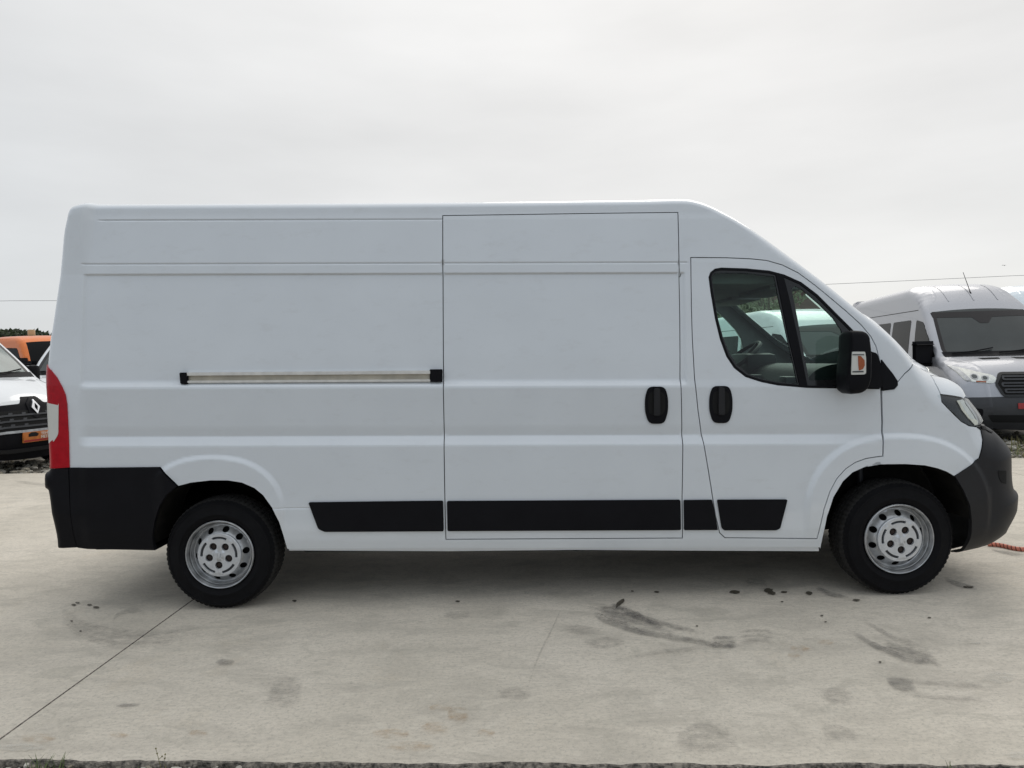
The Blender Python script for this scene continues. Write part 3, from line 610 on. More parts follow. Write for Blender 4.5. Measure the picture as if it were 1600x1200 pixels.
# nose outlines
P_lamp = pp([(1464.5, 618), (1468, 616.3), (1487, 617.5), (1500, 619.8), (1506, 622)]); P_lamp_b = pp([(1527, 666.5), (1515, 664.8), (1503, 658), (1493, 648.5), (1480, 635.5), (1472, 627)])
lamp_out = np.concatenate([P_lamp, [SK.T[44 * KS] * .999 + P_lamp[2] * .001, SK.T[45 * KS] * .999 + P_lamp[2] * .001, SK.T[46 * KS] * .999 + P_lamp[2] * .001], P_lamp_b])
P_bf = pp([(1492, 743.5), (1530, 715.5), (1535.5, 687), (1532.5, 672), (1527, 667)])     # bumper / wing line, going up
tin = lambda i, k=.012: SK.T[i * KS] + (P_bf[1] - SK.T[i * KS]) / np.linalg.norm(P_bf[1] - SK.T[i * KS]) * k
bump_out = np.concatenate([P_bf, [tin(i, .004) for i in range(47, 62)], [pp([(1510, 852)])[0]], P_archF[::-1][2:6]])
hood_s = pp([(1456, 586.5), (1462, 599), (1470, 615.5)])
hood_out = np.concatenate([hood_s, P_lamp[2:], [tin(i, .004) for i in (43, 42, 41)]])
cowl = pp([(1402.5, 596), (1413, 583), (1426, 568)])
# body side = everything the doors, wing and nose leave over
body_out = np.concatenate([[SK.T[i * KS] + np.array([.004, -.002]) for i in range(7, 16)], Tseg(16, 39), cowl[::-1], P_sail[::-1][-2:-1] * 0 + cowl[0], pp([(1376, 562)]), pp([(1379.5, 714.5), (1379.3, 724.8)]), P_archF[1:10][::-1], [[P_archF[0][0], zlo]], [[P_archR[-1][0], zlo]], P_archR[::-1][1:11], pp([(279, 759), (251, 729.5), (110, 730.5)])])
def hole(p, d=.0055): return offset(resample(p, .03), d)
door_cut = hole(P_door)
# body: cut off the part in front of the door along its own seam
o_body = SK.panel('body_side', body_out, [hole(P_slide), door_cut], M['white'], van)
o_slide = SK.panel('sliding_door', P_slide, [], M['white'], van)
o_door = SK.panel('front_door', P_door, [hole(P_win, .001)], M['white'], van)
wing_out = np.concatenate([pp([(1380.5, 714), (1380, 660), (1378.5, 611)]), pp([(1397.5, 608.5), (1402.5, 603), (1403, 597.5)]), pp([(1414, 584.5), (1427.5, 569)]), [SK.T[40 * KS] + np.array([-.006, -.006])], hood_s + np.array([-.006, 0]), P_lamp_b[::-1] + np.array([-.005, -.005]), P_bf[::-1][1:] + np.array([-.004, 0]), P_archF[7:14][::-1]])
lw = P_lamp[0] + np.array([-.006, .002]); wing_out = np.array([p for p in wing_out])
o_wing = SK.panel('front_wing', wing_out, [], M['white'], van)
o_hoodside = None
lamp = SK.panel('headlight', lamp_out, [], M['gloss'], van, off=-.012, flange=.03)
SK.panel('reflector', pp([(1496, 626), (1505, 624), (1517, 634), (1527, 650), (1530, 660), (1526, 664), (1514, 654), (1503, 640)]), [], M['refl'], lamp, off=-.006, flange=.004)
SK.panel('light_guide', pp([(1496, 626.5), (1499.5, 625.5), (1508, 641), (1518, 655), (1514, 654), (1503, 640)]), [], M['cream'], lamp, off=-.003, flange=.003)
SK.panel('lamp_bezel', pp([(1509, 624.5), (1512, 628), (1524, 645), (1529, 657), (1527, 657), (1521, 646), (1509, 629)]), [], M['steel'], lamp, off=-.003, flange=.003)
SK.panel('bulb_holder', pp([(1514, 653), (1527, 656), (1529, 663), (1524, 664.5)]), [], M['cream'], lamp, off=-.003, flange=.004)
SK.panel('lens', lamp_out, [], M['clear'], lamp, off=.001, flange=.004)
fb = SK.panel('front_bumper', bump_out, [], M['grey'], van, off=.006, flange=.03)
SK.panel('fog_recess', rounded(pp([(1558, 735), (1571, 735), (1571, 756), (1564, 754), (1560, 747)]), .01), [], M['hole'], fb, off=.0085, flange=.004)
SK.panel('bumper_lip', pp([(1531, 664.5), (1541, 667.5), (1551, 674), (1549, 676), (1540, 671), (1533, 670)]), [], M['black'], fb, off=.014, flange=.012)
SK.panel('hood_side', hood_out, [], M['white'], van)
SK.panel('mirror_base', P_sail, [], M['black'], van, off=.012, flange=.014)
SK.panel('rear_bumper', P_bump_r, [], M['black'], van, off=.012, flange=.03)
rb_out = np.concatenate([pp([(107.5, 731.5), (110.2, 798), (115.2, 834), (120.8, 855)]), [SK.T[0 * KS] + np.array([.003, 0])], [SK.T[i * KS] + np.array([.003, 0]) for i in range(1, 7)]])
SK.panel('bumper_corner', rb_out, [], M['black'], van, off=.006, flange=.03)
tl_out = np.concatenate([[SK.T[10 * KS] + np.array([.002, .0]), SK.T[10 * KS] + np.array([.012, 0])], pp([(80, 578), (89, 589), (97.5, 604), (103, 617), (105.5, 632), (108, 680), (109.3, 730)]), [SK.T[6 * KS] + np.array([.002, 0.004])], [SK.T[i * KS] + np.array([.0005, 0]) for i in (7, 8, 9)]])
tlight = SK.panel('tail_light', tl_out, [], M['red'], van, off=.008, flange=.012, noff=True)
SK.panel('reverse_lens', np.concatenate([[SK.T[8 * KS] + np.array([.005, 0])], rounded(pp([(93, 628), (92.5, 679), (84, 692)]), .02), [SK.T[7 * KS] + np.array([.006, .02])]]), [], M['lamp_white'], tlight, off=.0100, flange=.004, noff=True)
# doors' dark strips, handles
def trim(px, parent, r=.01, off=.012): return SK.panel('trim_strip', rounded(pp(px), r), [], M['black'], parent, off=off, flange=.014)
trim([(482.5, 784.5), (600, 783), (692.5, 782), (693.5, 829.5), (508, 830.5), (498, 826)], o_body)
trim([(698.5, 782.5), (1062.5, 780.5), (1063.3, 827.7), (699.5, 829.3)], o_slide)
trim([(1068, 781), (1112, 780.5), (1121, 827.5), (1068.5, 827.7)], o_body, .006)
trim([(1120, 780.5), (1229.5, 780), (1218, 825), (1212, 828), (1130, 828), (1127, 824)], o_door)
def handle(cx, cy, parent):
    sh = [(-13, -29), (13, -29), (18, -12), (18, 10), (12, 29), (-12, 29), (-18, 10), (-18, -12)]
    h = SK.panel('door_handle', rounded(pp([(cx + a, cy + b) for a, b in sh]), .03), [], M['black'], parent, off=.008, flange=.012, step=.015)
    SK.panel('handle_cup', rounded(pp([(cx + a, cy + b) for a, b in ((-12, -21), (12, -21), (14, 0), (11, 15), (-11, 15), (-14, 0))]), .03), [], M['hole'], h, off=.0095, flange=.004, step=.015)
    SK.panel('handle_grip', rounded(pp([(cx + a, cy + b) for a, b in ((-4.5, -27), (4.5, -27), (5, 16), (-5, 16))]), .012), [], M['grey'], h, off=.026, flange=.02, step=.015)
handle(1025.5, 633, o_slide); handle(1126, 632, o_door)
# windows
wf = SK.panel('window_frame', P_win, [P_glass, P_quart], M['gloss'], o_door, off=-.004, flange=.012)
wb = SK.panel('window_seal', offset(resample(P_win, .03), -.001), [offset(resample(P_win, .03), -.014)], M['black'], o_door, off=.002, flange=.01)
SK.panel('window_post', pp([(1212, 428), (1224, 431), (1234, 470), (1247, 530), (1262, 604), (1250, 603), (1231, 522)]), [], M['black'], o_door, off=.003, flange=.008)
SK.panel('window_glass', offset(resample(P_glass, .03), .004), [], M['tint'], o_door, off=-.010, flange=0)
SK.panel('quarter_glass', offset(resample(P_quart, .03), .004), [], M['tint'], o_door, off=-.010, flange=0)
# the turned edge of the upper roof: gutter crease along the cab
# inner skin behind the gaps
inner_out = np.concatenate([[SK.T[i * KS] + np.array([.05, -.01]) for i in range(1, 15)], [SK.T[i * KS] + np.array([.02, -.045]) for i in range(17, 40, 2)], [SK.T[i * KS] + np.array([-.09, -.09]) for i in range(40, 52, 2)], pp([(1520, 812)]), [p + np.array([0.01, .02]) for p in P_archF[::-1][2:18]], pp([(1281, 852), (450, 852)]), [p + np.array([0, .02]) for p in P_archR[::-1][2:17]], pp([(232, 850), (130, 850)])])
inx, inz = np.arange(-3.2, 3.4, .08), np.arange(.2, 2.6, .08)
SK.panel('inner_shell', inner_out, [offset(resample(P_win, .05), -.012)], M['inner'], van, off=-.035, flange=0, xs=inx, zs=inz, step=.05)
# far side
far_out = np.concatenate([Tseg(0, 40), [SK.T[i * KS] + np.array([-.004, 0]) for i in range(41, 62)], [pp([(1510, 852)])[0]], P_archF[::-1][2:18], [[P_archF[0][0], zlo]], [[P_archR[-1][0], zlo]], P_archR[::-1][2:17], pp([(138, 857)])])
fw = [offset(resample(P_glass, .05), .02), offset(resample(P_quart, .05), .02)]
SK.panel('far_side', far_out, fw, M['white'], van, sgn=1, xs=inx, zs=inz, step=.05)
SK.panel('inner_shell', inner_out, fw, M['inner'], van, sgn=1, off=-.035, flange=0, xs=inx, zs=inz, step=.05)
SK.panel('far_window', offset(resample(P_win, .03), .0), [], M['tint'], van, sgn=1, off=-.008, flange=0, xs=inx, zs=inz)
# cap: rear doors, roof, windscreen, bonnet, nose
SK.cap('rear_bumper', 0, 6, M['black'], van, .03)
rd = SK.cap('rear_doors', 6, 17, M['white'], van, .04)
SK.cap('roof', 17, 25, M['white'], van, .02)
SK.cap('roof', 25, iWS, M['white'], van, lambda p: .02 + .04 * max(0, min(1, (p[0] - xr_(1060)) / .7)))
SK.cap('windscreen', iWS, iHD, M['ws'], van, lambda p: .06 + .065 * max(0, min(1, (p[0] - SK.T[iWS * KS][0]) / .3)))
SK.cap('bonnet', iHD, iLP, M['white'], van, .10)
SK.cap('front_panel', iLP, iBM, M['white'], van, lambda p: .10)
SK.cap('front_bumper', iBM, 61, M['grey'], van, lambda p: .10, pw=3)
# sill, wheel arch liners, floor
SK.panel('sill', np.concatenate([[[P_archR[-1][0] + .01, zlo + .002], [P_archF[0][0] - .01, zlo + .002]], pp([(1281, 862), (1060, 861), (900, 860), (700, 862), (450, 861)])]), [], M['white'], van, off=-.012, flange=.05)
def liner(poly, name='wheel_arch'):
    p = resample(poly, .03, False); n = len(p); vs = []
    for d in (0.01, .16, .34): vs += [(a[0], -(SK.half(np.array([a]))[0]) + d, a[1]) for a in p]
    P = b2w(np.array(vs)); fs = [(j * n + i, j * n + i + 1, (j + 1) * n + i + 1, (j + 1) * n + i) for j in range(2) for i in range(n - 1)]
    for s in (1, -1):
        me = bpy.data.meshes.new(name); Q = P * np.array([1, s, 1]); me.from_pydata([tuple(q) for q in Q], [], fs); me.shade_smooth(); link(name, me, M['liner'], van)
liner(P_archR[1:-1]); liner(P_archF[1:-2])
fw_ = P_archF[1:-2]
for s_ in (1, -1):
    me = bpy.data.meshes.new('wheel_arch'); me.from_pydata([tuple(q) for q in b2w(np.array([(a[0], s_ * .66, a[1]) for a in fw_]))], [], [tuple(range(len(fw_)))]); link('wheel_arch', me, M['liner'], van)
def wbox(name, lo, hi, m, bev=.02):
    bm = bmesh.new(); bm_box(bm, lo, hi, bev)
    for v in bm.verts: v.co = Vector(b2w(np.array([v.co[:]]))[0])
    return from_bm(name, bm, m, van)
xa0, xa1, xb0, xb1 = P_archR[:, 0].min(), P_archR[:, 0].max(), P_archF[:, 0].min(), P_archF[:, 0].max()
wbox('underbody', (xa1 + .02, -.93, zlo + .04), (xb0 - .02, .93, zlo + .12), M['under'])
wbox('underbody', (xa0 - .52, -.62, zlo + .12), (xb1 + .12, .62, zlo + .2), M['under'])
wbox('underbody', (xa1 - .05, -.52, .19), (xb0 - .05, .60, zlo + .1), M['under'])  # low belly box, added to cut the light beneath the van
wbox('chassis_rail', (xa0 - .4, -.50, zlo - .02), (xb0, -.42, zlo + .12), M['under'], .01)
wbox('spare_wheel', (xa0 - .48, -.6, zlo + .0), (xa0 - .02, .3, zlo + .1), M['under'], .05)
wbox('step_bracket', (xr_(137), -.96, zlo - .008), (xr_(235), -.7, zlo + .01), M['under'], .004)
wbox('rear_spring', (xa0 - .05, -.66, zlo + .0), (xa1 + .1, -.60, zlo + .03), M['under'], .005)
# cab inside
floor = wbox('cab_floor', (1.02, -.86, .62), (1.78, .86, .66), M['dash']); wbox('bulkhead', (.97, -.93, .6), (1.02, .93, 2.05), M['inner'])
wbox('headliner', (1.0, -.82, 1.95), (1.70, .82, 2.02), M['inner'])
for y_ in (-.72, .06): wbox('sun_visor', (1.62, y_, 1.925), (1.84, y_ + .62, 1.955), M['inner'], .012)
bm = bmesh.new(); prof = [(1.75, .86), (1.72, 1.10), (1.76, 1.30), (1.86, 1.42), (1.98, 1.455), (2.25, 1.44), (2.46, 1.38), (2.46, .86)]
for yy in (-.86, .86): [bm.verts.new(Vector(b2w(np.array([(x, yy, z)]))[0])) for x, z in rounded(prof, .05)]
bm.verts.ensure_lookup_table(); n = len(bm.verts) // 2
for i in range(n): bm.faces.new((bm.verts[i], bm.verts[(i + 1) % n], bm.verts[n + (i + 1) % n], bm.verts[n + i]))
bm.faces.new(bm.verts[:n]); bm.faces.new(bm.verts[n:][::-1]); dash = from_bm('dashboard', bm, M['dash'], van)
wbox('instrument_hood', (1.78, .18, 1.36), (2.02, .66, 1.53), M['dash'], .05)
for yv in (-.72, -.1, .06): wbox('air_vent', (1.73, yv, 1.27), (1.80, yv + .13, 1.37), M['midgrey'], .012)
wbox('glove_box', (1.685, -.75, .85), (1.72, -.2, 1.08), M['midgrey'], .012)
ctr = b2w(np.array([(1.80, .42, 1.49)]))[0]; ax = Vector((-.62, 0, .78)).normalized(); u = Vector((0, 1, 0)); v_ = ax.cross(u)
ring = [Vector(ctr) + (u * math.cos(t) + v_ * math.sin(t)) * .195 for t in np.linspace(0, 2 * math.pi, 33)[:-1]]
sw = tube('steering_wheel', ring, .016, M['dash'], van, 8, True)
for t in (0, math.pi, 1.5 * math.pi): tube('spoke', [Vector(ctr) - ax * .03, Vector(ctr) + (u * math.cos(t) + v_ * math.sin(t)) * .19], .014, M['dash'], sw, 6)
tube('column', [Vector(ctr) - ax * .02, Vector(ctr) - ax * .3], [.05, .06], M['dash'], sw, 10)
for yy in (-.62, -.12, .45):
    st = wbox('seat', (1.06, yy - .22, .66), (1.46, yy + .22, 1.0), M['dash'], .05)
    b2 = wbox('seat_back', (1.05, yy - .22, 1.0), (1.17, yy + .22, 1.6), M['dash'], .05)
# door mirror
mp = pp([(1330, 521), (1334, 515.5), (1350, 516), (1358, 522), (1362, 550), (1362, 594), (1357, 609), (1347, 615), (1331, 616.5), (1325.5, 612), (1325, 586), (1329, 550)], off=.2)
mp = np.array([bp(a, b, -1.2) for a, b in [(1330, 521), (1334, 516), (1350, 516.5), (1358, 522), (1361.5, 550), (1361, 594), (1356, 609), (1347, 615), (1331, 616.5), (1325.5, 611), (1325, 586), (1329, 550)]])
mp = rounded(mp, .02, 3); cm = mp.mean(0); bm = bmesh.new(); rings = []
for k, (yy, s) in enumerate([(-1.03, .80), (-1.045, .95), (-1.08, 1.0), (-1.17, 1.0), (-1.195, .985), (-1.21, .94), (-1.216, .86)]):
    q = cm + (mp - cm) * s; rings.append([bm.verts.new(Vector(b2w(np.array([(a, yy, b)]))[0])) for a, b in q])
for A, B in zip(rings, rings[1:]):
    for i in range(len(A)): bm.faces.new((A[i], A[(i + 1) % len(A)], B[(i + 1) % len(A)], B[i]))
bm.faces.new(rings[0]); bm.faces.new(rings[-1]); mir = from_bm('door_mirror', bm, M['black'], van, 40)
def mplate(name, px, y, th, m, parent, r=.006):
    q = rounded(np.array([bp(a, b, y) for a, b in px]), r, 3); bm = bmesh.new()
    A = [bm.verts.new(Vector(b2w(np.array([(a, y, b)]))[0])) for a, b in q]; B = [bm.verts.new(Vector(b2w(np.array([(a, y - th, b)]))[0])) for a, b in q]
    for i in range(len(A)): bm.faces.new((A[i], A[(i + 1) % len(A)], B[(i + 1) % len(A)], B[i]))
    bm.faces.new(A); bm.faces.new(B); return from_bm(name, bm, m, parent, 30)
ind = mplate('indicator', [(1331, 549.5), (1351, 549.5), (1352.5, 560), (1352.5, 583), (1350, 585), (1329.5, 585.5)], -1.2155, .006, M['lamp_white'], mir)
mplate('reflector', [(1340.5, 556), (1345, 556.5), (1350.5, 563), (1351, 571), (1348, 576.5), (1342, 579), (1341, 570)], -1.2215, .003, M['amber'], ind, .002)
mplate('lamp_slot', [(1332, 553.5), (1350, 553.5), (1350, 555), (1332, 555)], -1.2215, .002, M['midgrey'], ind, .0005)
mplate('lamp_slot', [(1332, 580), (1349, 579.5), (1349, 581.5), (1332, 582)], -1.2215, .002, M['midgrey'], ind, .0005)
am = np.array([bp(a, b, -1.03) for a, b in [(1345, 545), (1368, 552), (1376, 575), (1376, 606), (1345, 606)]]); bm = bmesh.new()
rr = [[bm.verts.new(Vector(b2w(np.array([(a, yy, b)]))[0])) for a, b in rounded(am, .015)] for yy in (-.93, -1.05)]
for i in range(len(rr[0])): bm.faces.new((rr[0][i], rr[0][(i + 1) % len(rr[0])], rr[1][(i + 1) % len(rr[0])], rr[1][i]))
bm.faces.new(rr[0]); bm.faces.new(rr[1]); from_bm('mirror_arm', bm, M['black'], mir, 35)
# slide rail on the rear quarter
def on_skin(px, py, off): q = pp([(px, py)], off)[0]; return q, float(SK.half(np.array([q]))[0]) + off
def rail_piece(name, x0, x1, yt0, yb0, yt1, yb1, d0, d1, m, parent, bev=.002):
    vs = []
    for (x, yt, yb) in ((x0, yt0, yb0), (x1, yt1, yb1)):
        for py in (yt, yb):
            q = pp([(x, py)])[0]; h = float(SK.half(np.array([pp([(x, 590)])[0]]))[0])
            for d in (d0, d1): vs.append((q[0], -(h + d), q[1]))
    P = b2w(np.array(vs)); bm = bmesh.new(); V8 = [bm.verts.new(p) for p in P]
    for f in ((0, 1, 3, 2), (4, 6, 7, 5), (0, 4, 5, 1), (2, 3, 7, 6), (0, 2, 6, 4), (1, 5, 7, 3)): bm.faces.new([V8[i] for i in f])
    bmesh.ops.bevel(bm, geom=list(bm.edges), offset=bev, segments=2, affect='EDGES'); return from_bm(name, bm, m, parent)
rail = rail_piece('slide_rail', 294, 680, 583, 596, 579.5, 594.5, -.01, .006, M['railin'], o_body, .001)
rail_piece('rail_flange', 294, 674, 582, 587, 578.8, 584.2, 0, .022, M['rail'], rail); rail_piece('rail_flange', 294, 674, 594.7, 598.4, 592.6, 596.2, 0, .022, M['rail'], rail)
rail_piece('rail_end', 283, 295, 582, 600, 582, 600, 0, .026, M['black'], rail, .004); rail_piece('rail_end', 672, 691.5, 577, 596.5, 576.8, 596.5, -.005, .024, M['black'], rail, .003)

# wheels
def tyre_mod(prof, n):
    def f(j, k):
        r, y = prof[j]; s = 0
        if r > .318: s = -.005 if (k % 3 == 0) else 0
        return s
    return f
def wheel(cx, cz, yo, name='wheel', rad=.334, spin=0.0, steer=0.0, parent=None, detailed=True):
    """axle along y, outside face at y = 0 (towards -y)"""
    w = .215; k = rad / .334
    tp = [(.205, .016), (.222, -.002), (.240, -.008), (.243, -.0115), (.250, -.0115), (.253, -.009), (.285, -.008), (.296, -.005), (.298, -.008), (.304, -.006), (.306, .000), (.318, .010), (.3245, .018), (.330, .028), (.334, .045), (.334, .071), (.326, .072), (.326, .081), (.335, .082), (.336, .104), (.328, .105), (.328, .115), (.336, .116), (.335, .145), (.327, .146), (.327, .155), (.334, .156), (.330, .190), (.318, .205), (.285, .218), (.205, .2)]
    tp = [(r if r < .22 else .22 + (r - .22) * (rad - .22) / .114, y) for r, y in tp]
    n = 210 if detailed else 48
    rim = lathe(name, [(.2085, .006), (.2085, -.003), (.204, -.008), (.200, -.006), (.197, .006), (.193, .012), (.192, .036), (.1885, .036), (.1875, .018), (.185, .02), (.182, .03), (.178, .05), (.1745, .052)], M['steel'], parent, 64)
    rim.location = (cx, yo, cz); rim.rotation_euler = (0, spin, steer)
    ty = lathe('tyre', tp, M['rubber'], rim, n, tyre_mod(tp, n) if detailed else None, 40); ty.data.materials.append(M['tread'])
    for q in ty.data.polygons:
        if q.center.y > .02 and (q.center.x ** 2 + q.center.z ** 2) > .31 ** 2: q.material_index = 1
    # slotted disc
    hs = [np.array([(.150 + .0165 * math.cos(t)) * 0 + (.150 + .0165 * math.cos(t)) * math.cos(a) - .0215 * math.sin(t) * math.sin(a) for t in np.linspace(0, 2 * math.pi, 15)[:-1]]) for a in [0]]
    holes = []
    for i in range(10):
        a = 2 * math.pi * (i + .25) / 10; t = np.linspace(0, 2 * math.pi, 15)[:-1]; rr_, tt = .1505 + .0165 * np.cos(t), .020 * np.sin(t)
        holes.append(np.stack([rr_ * math.cos(a) - tt * math.sin(a), rr_ * math.sin(a) + tt * math.cos(a)], 1))
    tt = np.linspace(0, 2 * math.pi, 65)[:-1]; outer = np.stack([.1745 * np.cos(tt), .1745 * np.sin(tt)], 1); inn = np.stack([.12 * np.cos(tt), .12 * np.sin(tt)], 1)
    gr = np.arange(-.18, .18, .012); v2, tri = cdt(outer, [inn] + holes, gr, gr, .004)
    def dish(p): r = np.linalg.norm(p, axis=1); return np.interp(r, [.118, .128, .140, .158, .168, .1745], [.004, .006, .016, .036, .047, .052])
    def nf(p): r = np.linalg.norm(p, axis=1); s = (np.interp(r + .002, [.118, .128, .140, .158, .168, .1745], [.004, .006, .016, .036, .047, .052]) - dish(p)) / .002; nn = np.stack([s * p[:, 0] / r, -np.ones(len(p)), s * p[:, 1] / r], 1); return nn / np.linalg.norm(nn, axis=1, keepdims=True)
    sheet('wheel_disc', v2, tri, lambda p: np.stack([p[:, 0], dish(p), p[:, 1]], 1), M['steel'], rim, .006, (0, 1, 0), nf)
    bm = bmesh.new(); bm_lathe(bm, [(.176, .075), (.06, .075)], 32); from_bm('brake_drum', bm, M['hole'], rim)
    # hub cap with five bolt wells and five curved slots
    wells = []; slots = []
    for i in range(5):
        a = -math.pi / 2 + 2 * math.pi * i / 5; t = np.linspace(0, 2 * math.pi, 17)[:-1]; wells.append(np.stack([.062 * math.cos(a) + .0225 * np.cos(t), .062 * math.sin(a) + .0225 * np.sin(t)], 1))
        b = a + math.pi / 5; s = np.linspace(b - .42, b + .42, 10); slots.append(np.concatenate([np.stack([.113 * np.cos(s), .113 * np.sin(s)], 1), np.stack([.097 * np.cos(s[::-1]), .099 * np.sin(s[::-1])], 1)]))
    ring_o = np.stack([.124 * np.cos(tt), .124 * np.sin(tt)], 1); v2, tri = cdt(ring_o, wells + slots, np.arange(-.13, .13, .014), np.arange(-.13, .13, .014), .003)
    hb = lambda p: np.interp(np.linalg.norm(p, axis=1), [0, .03, .036, .09, .115, .124], [-.016, -.016, -.010, -.012, -.013, -.010])
    def hn(p): r = np.maximum(np.linalg.norm(p, axis=1), 1e-4); s = (hb(p * (1 + .002 / r)[:, None]) - hb(p)) / .002; nn = np.stack([s * p[:, 0] / r, -np.ones(len(p)), s * p[:, 1] / r], 1); return nn / np.linalg.norm(nn, axis=1, keepdims=True)
    hub = sheet('hub_cap', v2, tri, lambda p: np.stack([p[:, 0], hb(p), p[:, 1]], 1), M['cap'], rim, .014, (0, 1, 0), hn)
    bm = bmesh.new(); bm_lathe(bm, [(.124, -.010), (.129, -.010), (.1325, -.006), (.1325, .010)], 64); from_bm('cap_rim', bm, M['cap'], rim); lathe('cap_recess', [(.122, -.001), (.085, -.001)], M['midgrey'], rim, 48)
    bmb = bmesh.new()
    for i in range(5):
        a = -math.pi / 2 + 2 * math.pi * i / 5; c = Vector((.062 * math.cos(a), 0, .062 * math.sin(a)))
        b1 = bmesh.new(); bm_lathe(b1, [(.026, .006), (.0125, .007), (.0125, -.002), (.009, -.004), (.0005, -.004)], 12)
        for v in b1.verts: v.co += c
        from_bm('wheel_bolt', b1, M['bolt'], rim, 30)
    lion = [(-.010, -.018), (-.002, -.012), (.002, -.018), (.010, -.016), (.007, -.006), (.013, .000), (.010, .004), (.006, .002), (.012, .012), (.006, .018), (-.002, .019), (-.009, .014), (-.004, .010), (-.010, .004), (-.004, .002), (-.008, -.006)]
    b1 = bmesh.new(); A = [b1.verts.new((x, -.0155, z)) for x, z in lion]; B = [b1.verts.new((x, -.020, z)) for x, z in lion]
    for i in range(len(A)): b1.faces.new((A[i], A[(i + 1) % len(A)], B[(i + 1) % len(A)], B[i]))
    b1.faces.new(B); bmesh.ops.triangulate(b1, faces=b1.faces[:]); em = from_bm('emblem', b1, M['cap'], rim, 0)
    bm = bmesh.new(); bm_lathe(bm, [(.1745, .052), (.176, .2)], 48); from_bm('rim_barrel', bm, M['hole'], rim)
    return rim
YW = -.985
pr, pf = at_y(343.3, 866.5, YW), at_y(1405, 843.5, YW)
AZ = .338
w1 = wheel(pr[0], AZ, YW, rad=.342, parent=van, spin=R(3)); w2 = wheel(pf[0], AZ + .008, YW, rad=.342, parent=van, spin=R(-6), steer=R(1))
w2.scale = (1.025, 1, 1.025)
for wsrc in (w1, w2):
    c = wsrc.copy(); COL.objects.link(c); c.location = (wsrc.location.x, -YW, wsrc.location.z); c.rotation_euler = (0, 0, math.pi)
    for ch in list(wsrc.children):
        d = ch.copy(); COL.objects.link(d); d.parent = c
tube('rear_axle', [(pr[0], -.8, AZ), (pr[0], .8, AZ)], .05, M['under'], van); tube('front_axle', [(pf[0], -.8, AZ), (pf[0], .8, AZ)], .04, M['under'], van)
tube('strut', [(pf[0] - .10, -.72, .5), (pf[0] - .10, -.70, .9)], .018, M['midgrey'], van)

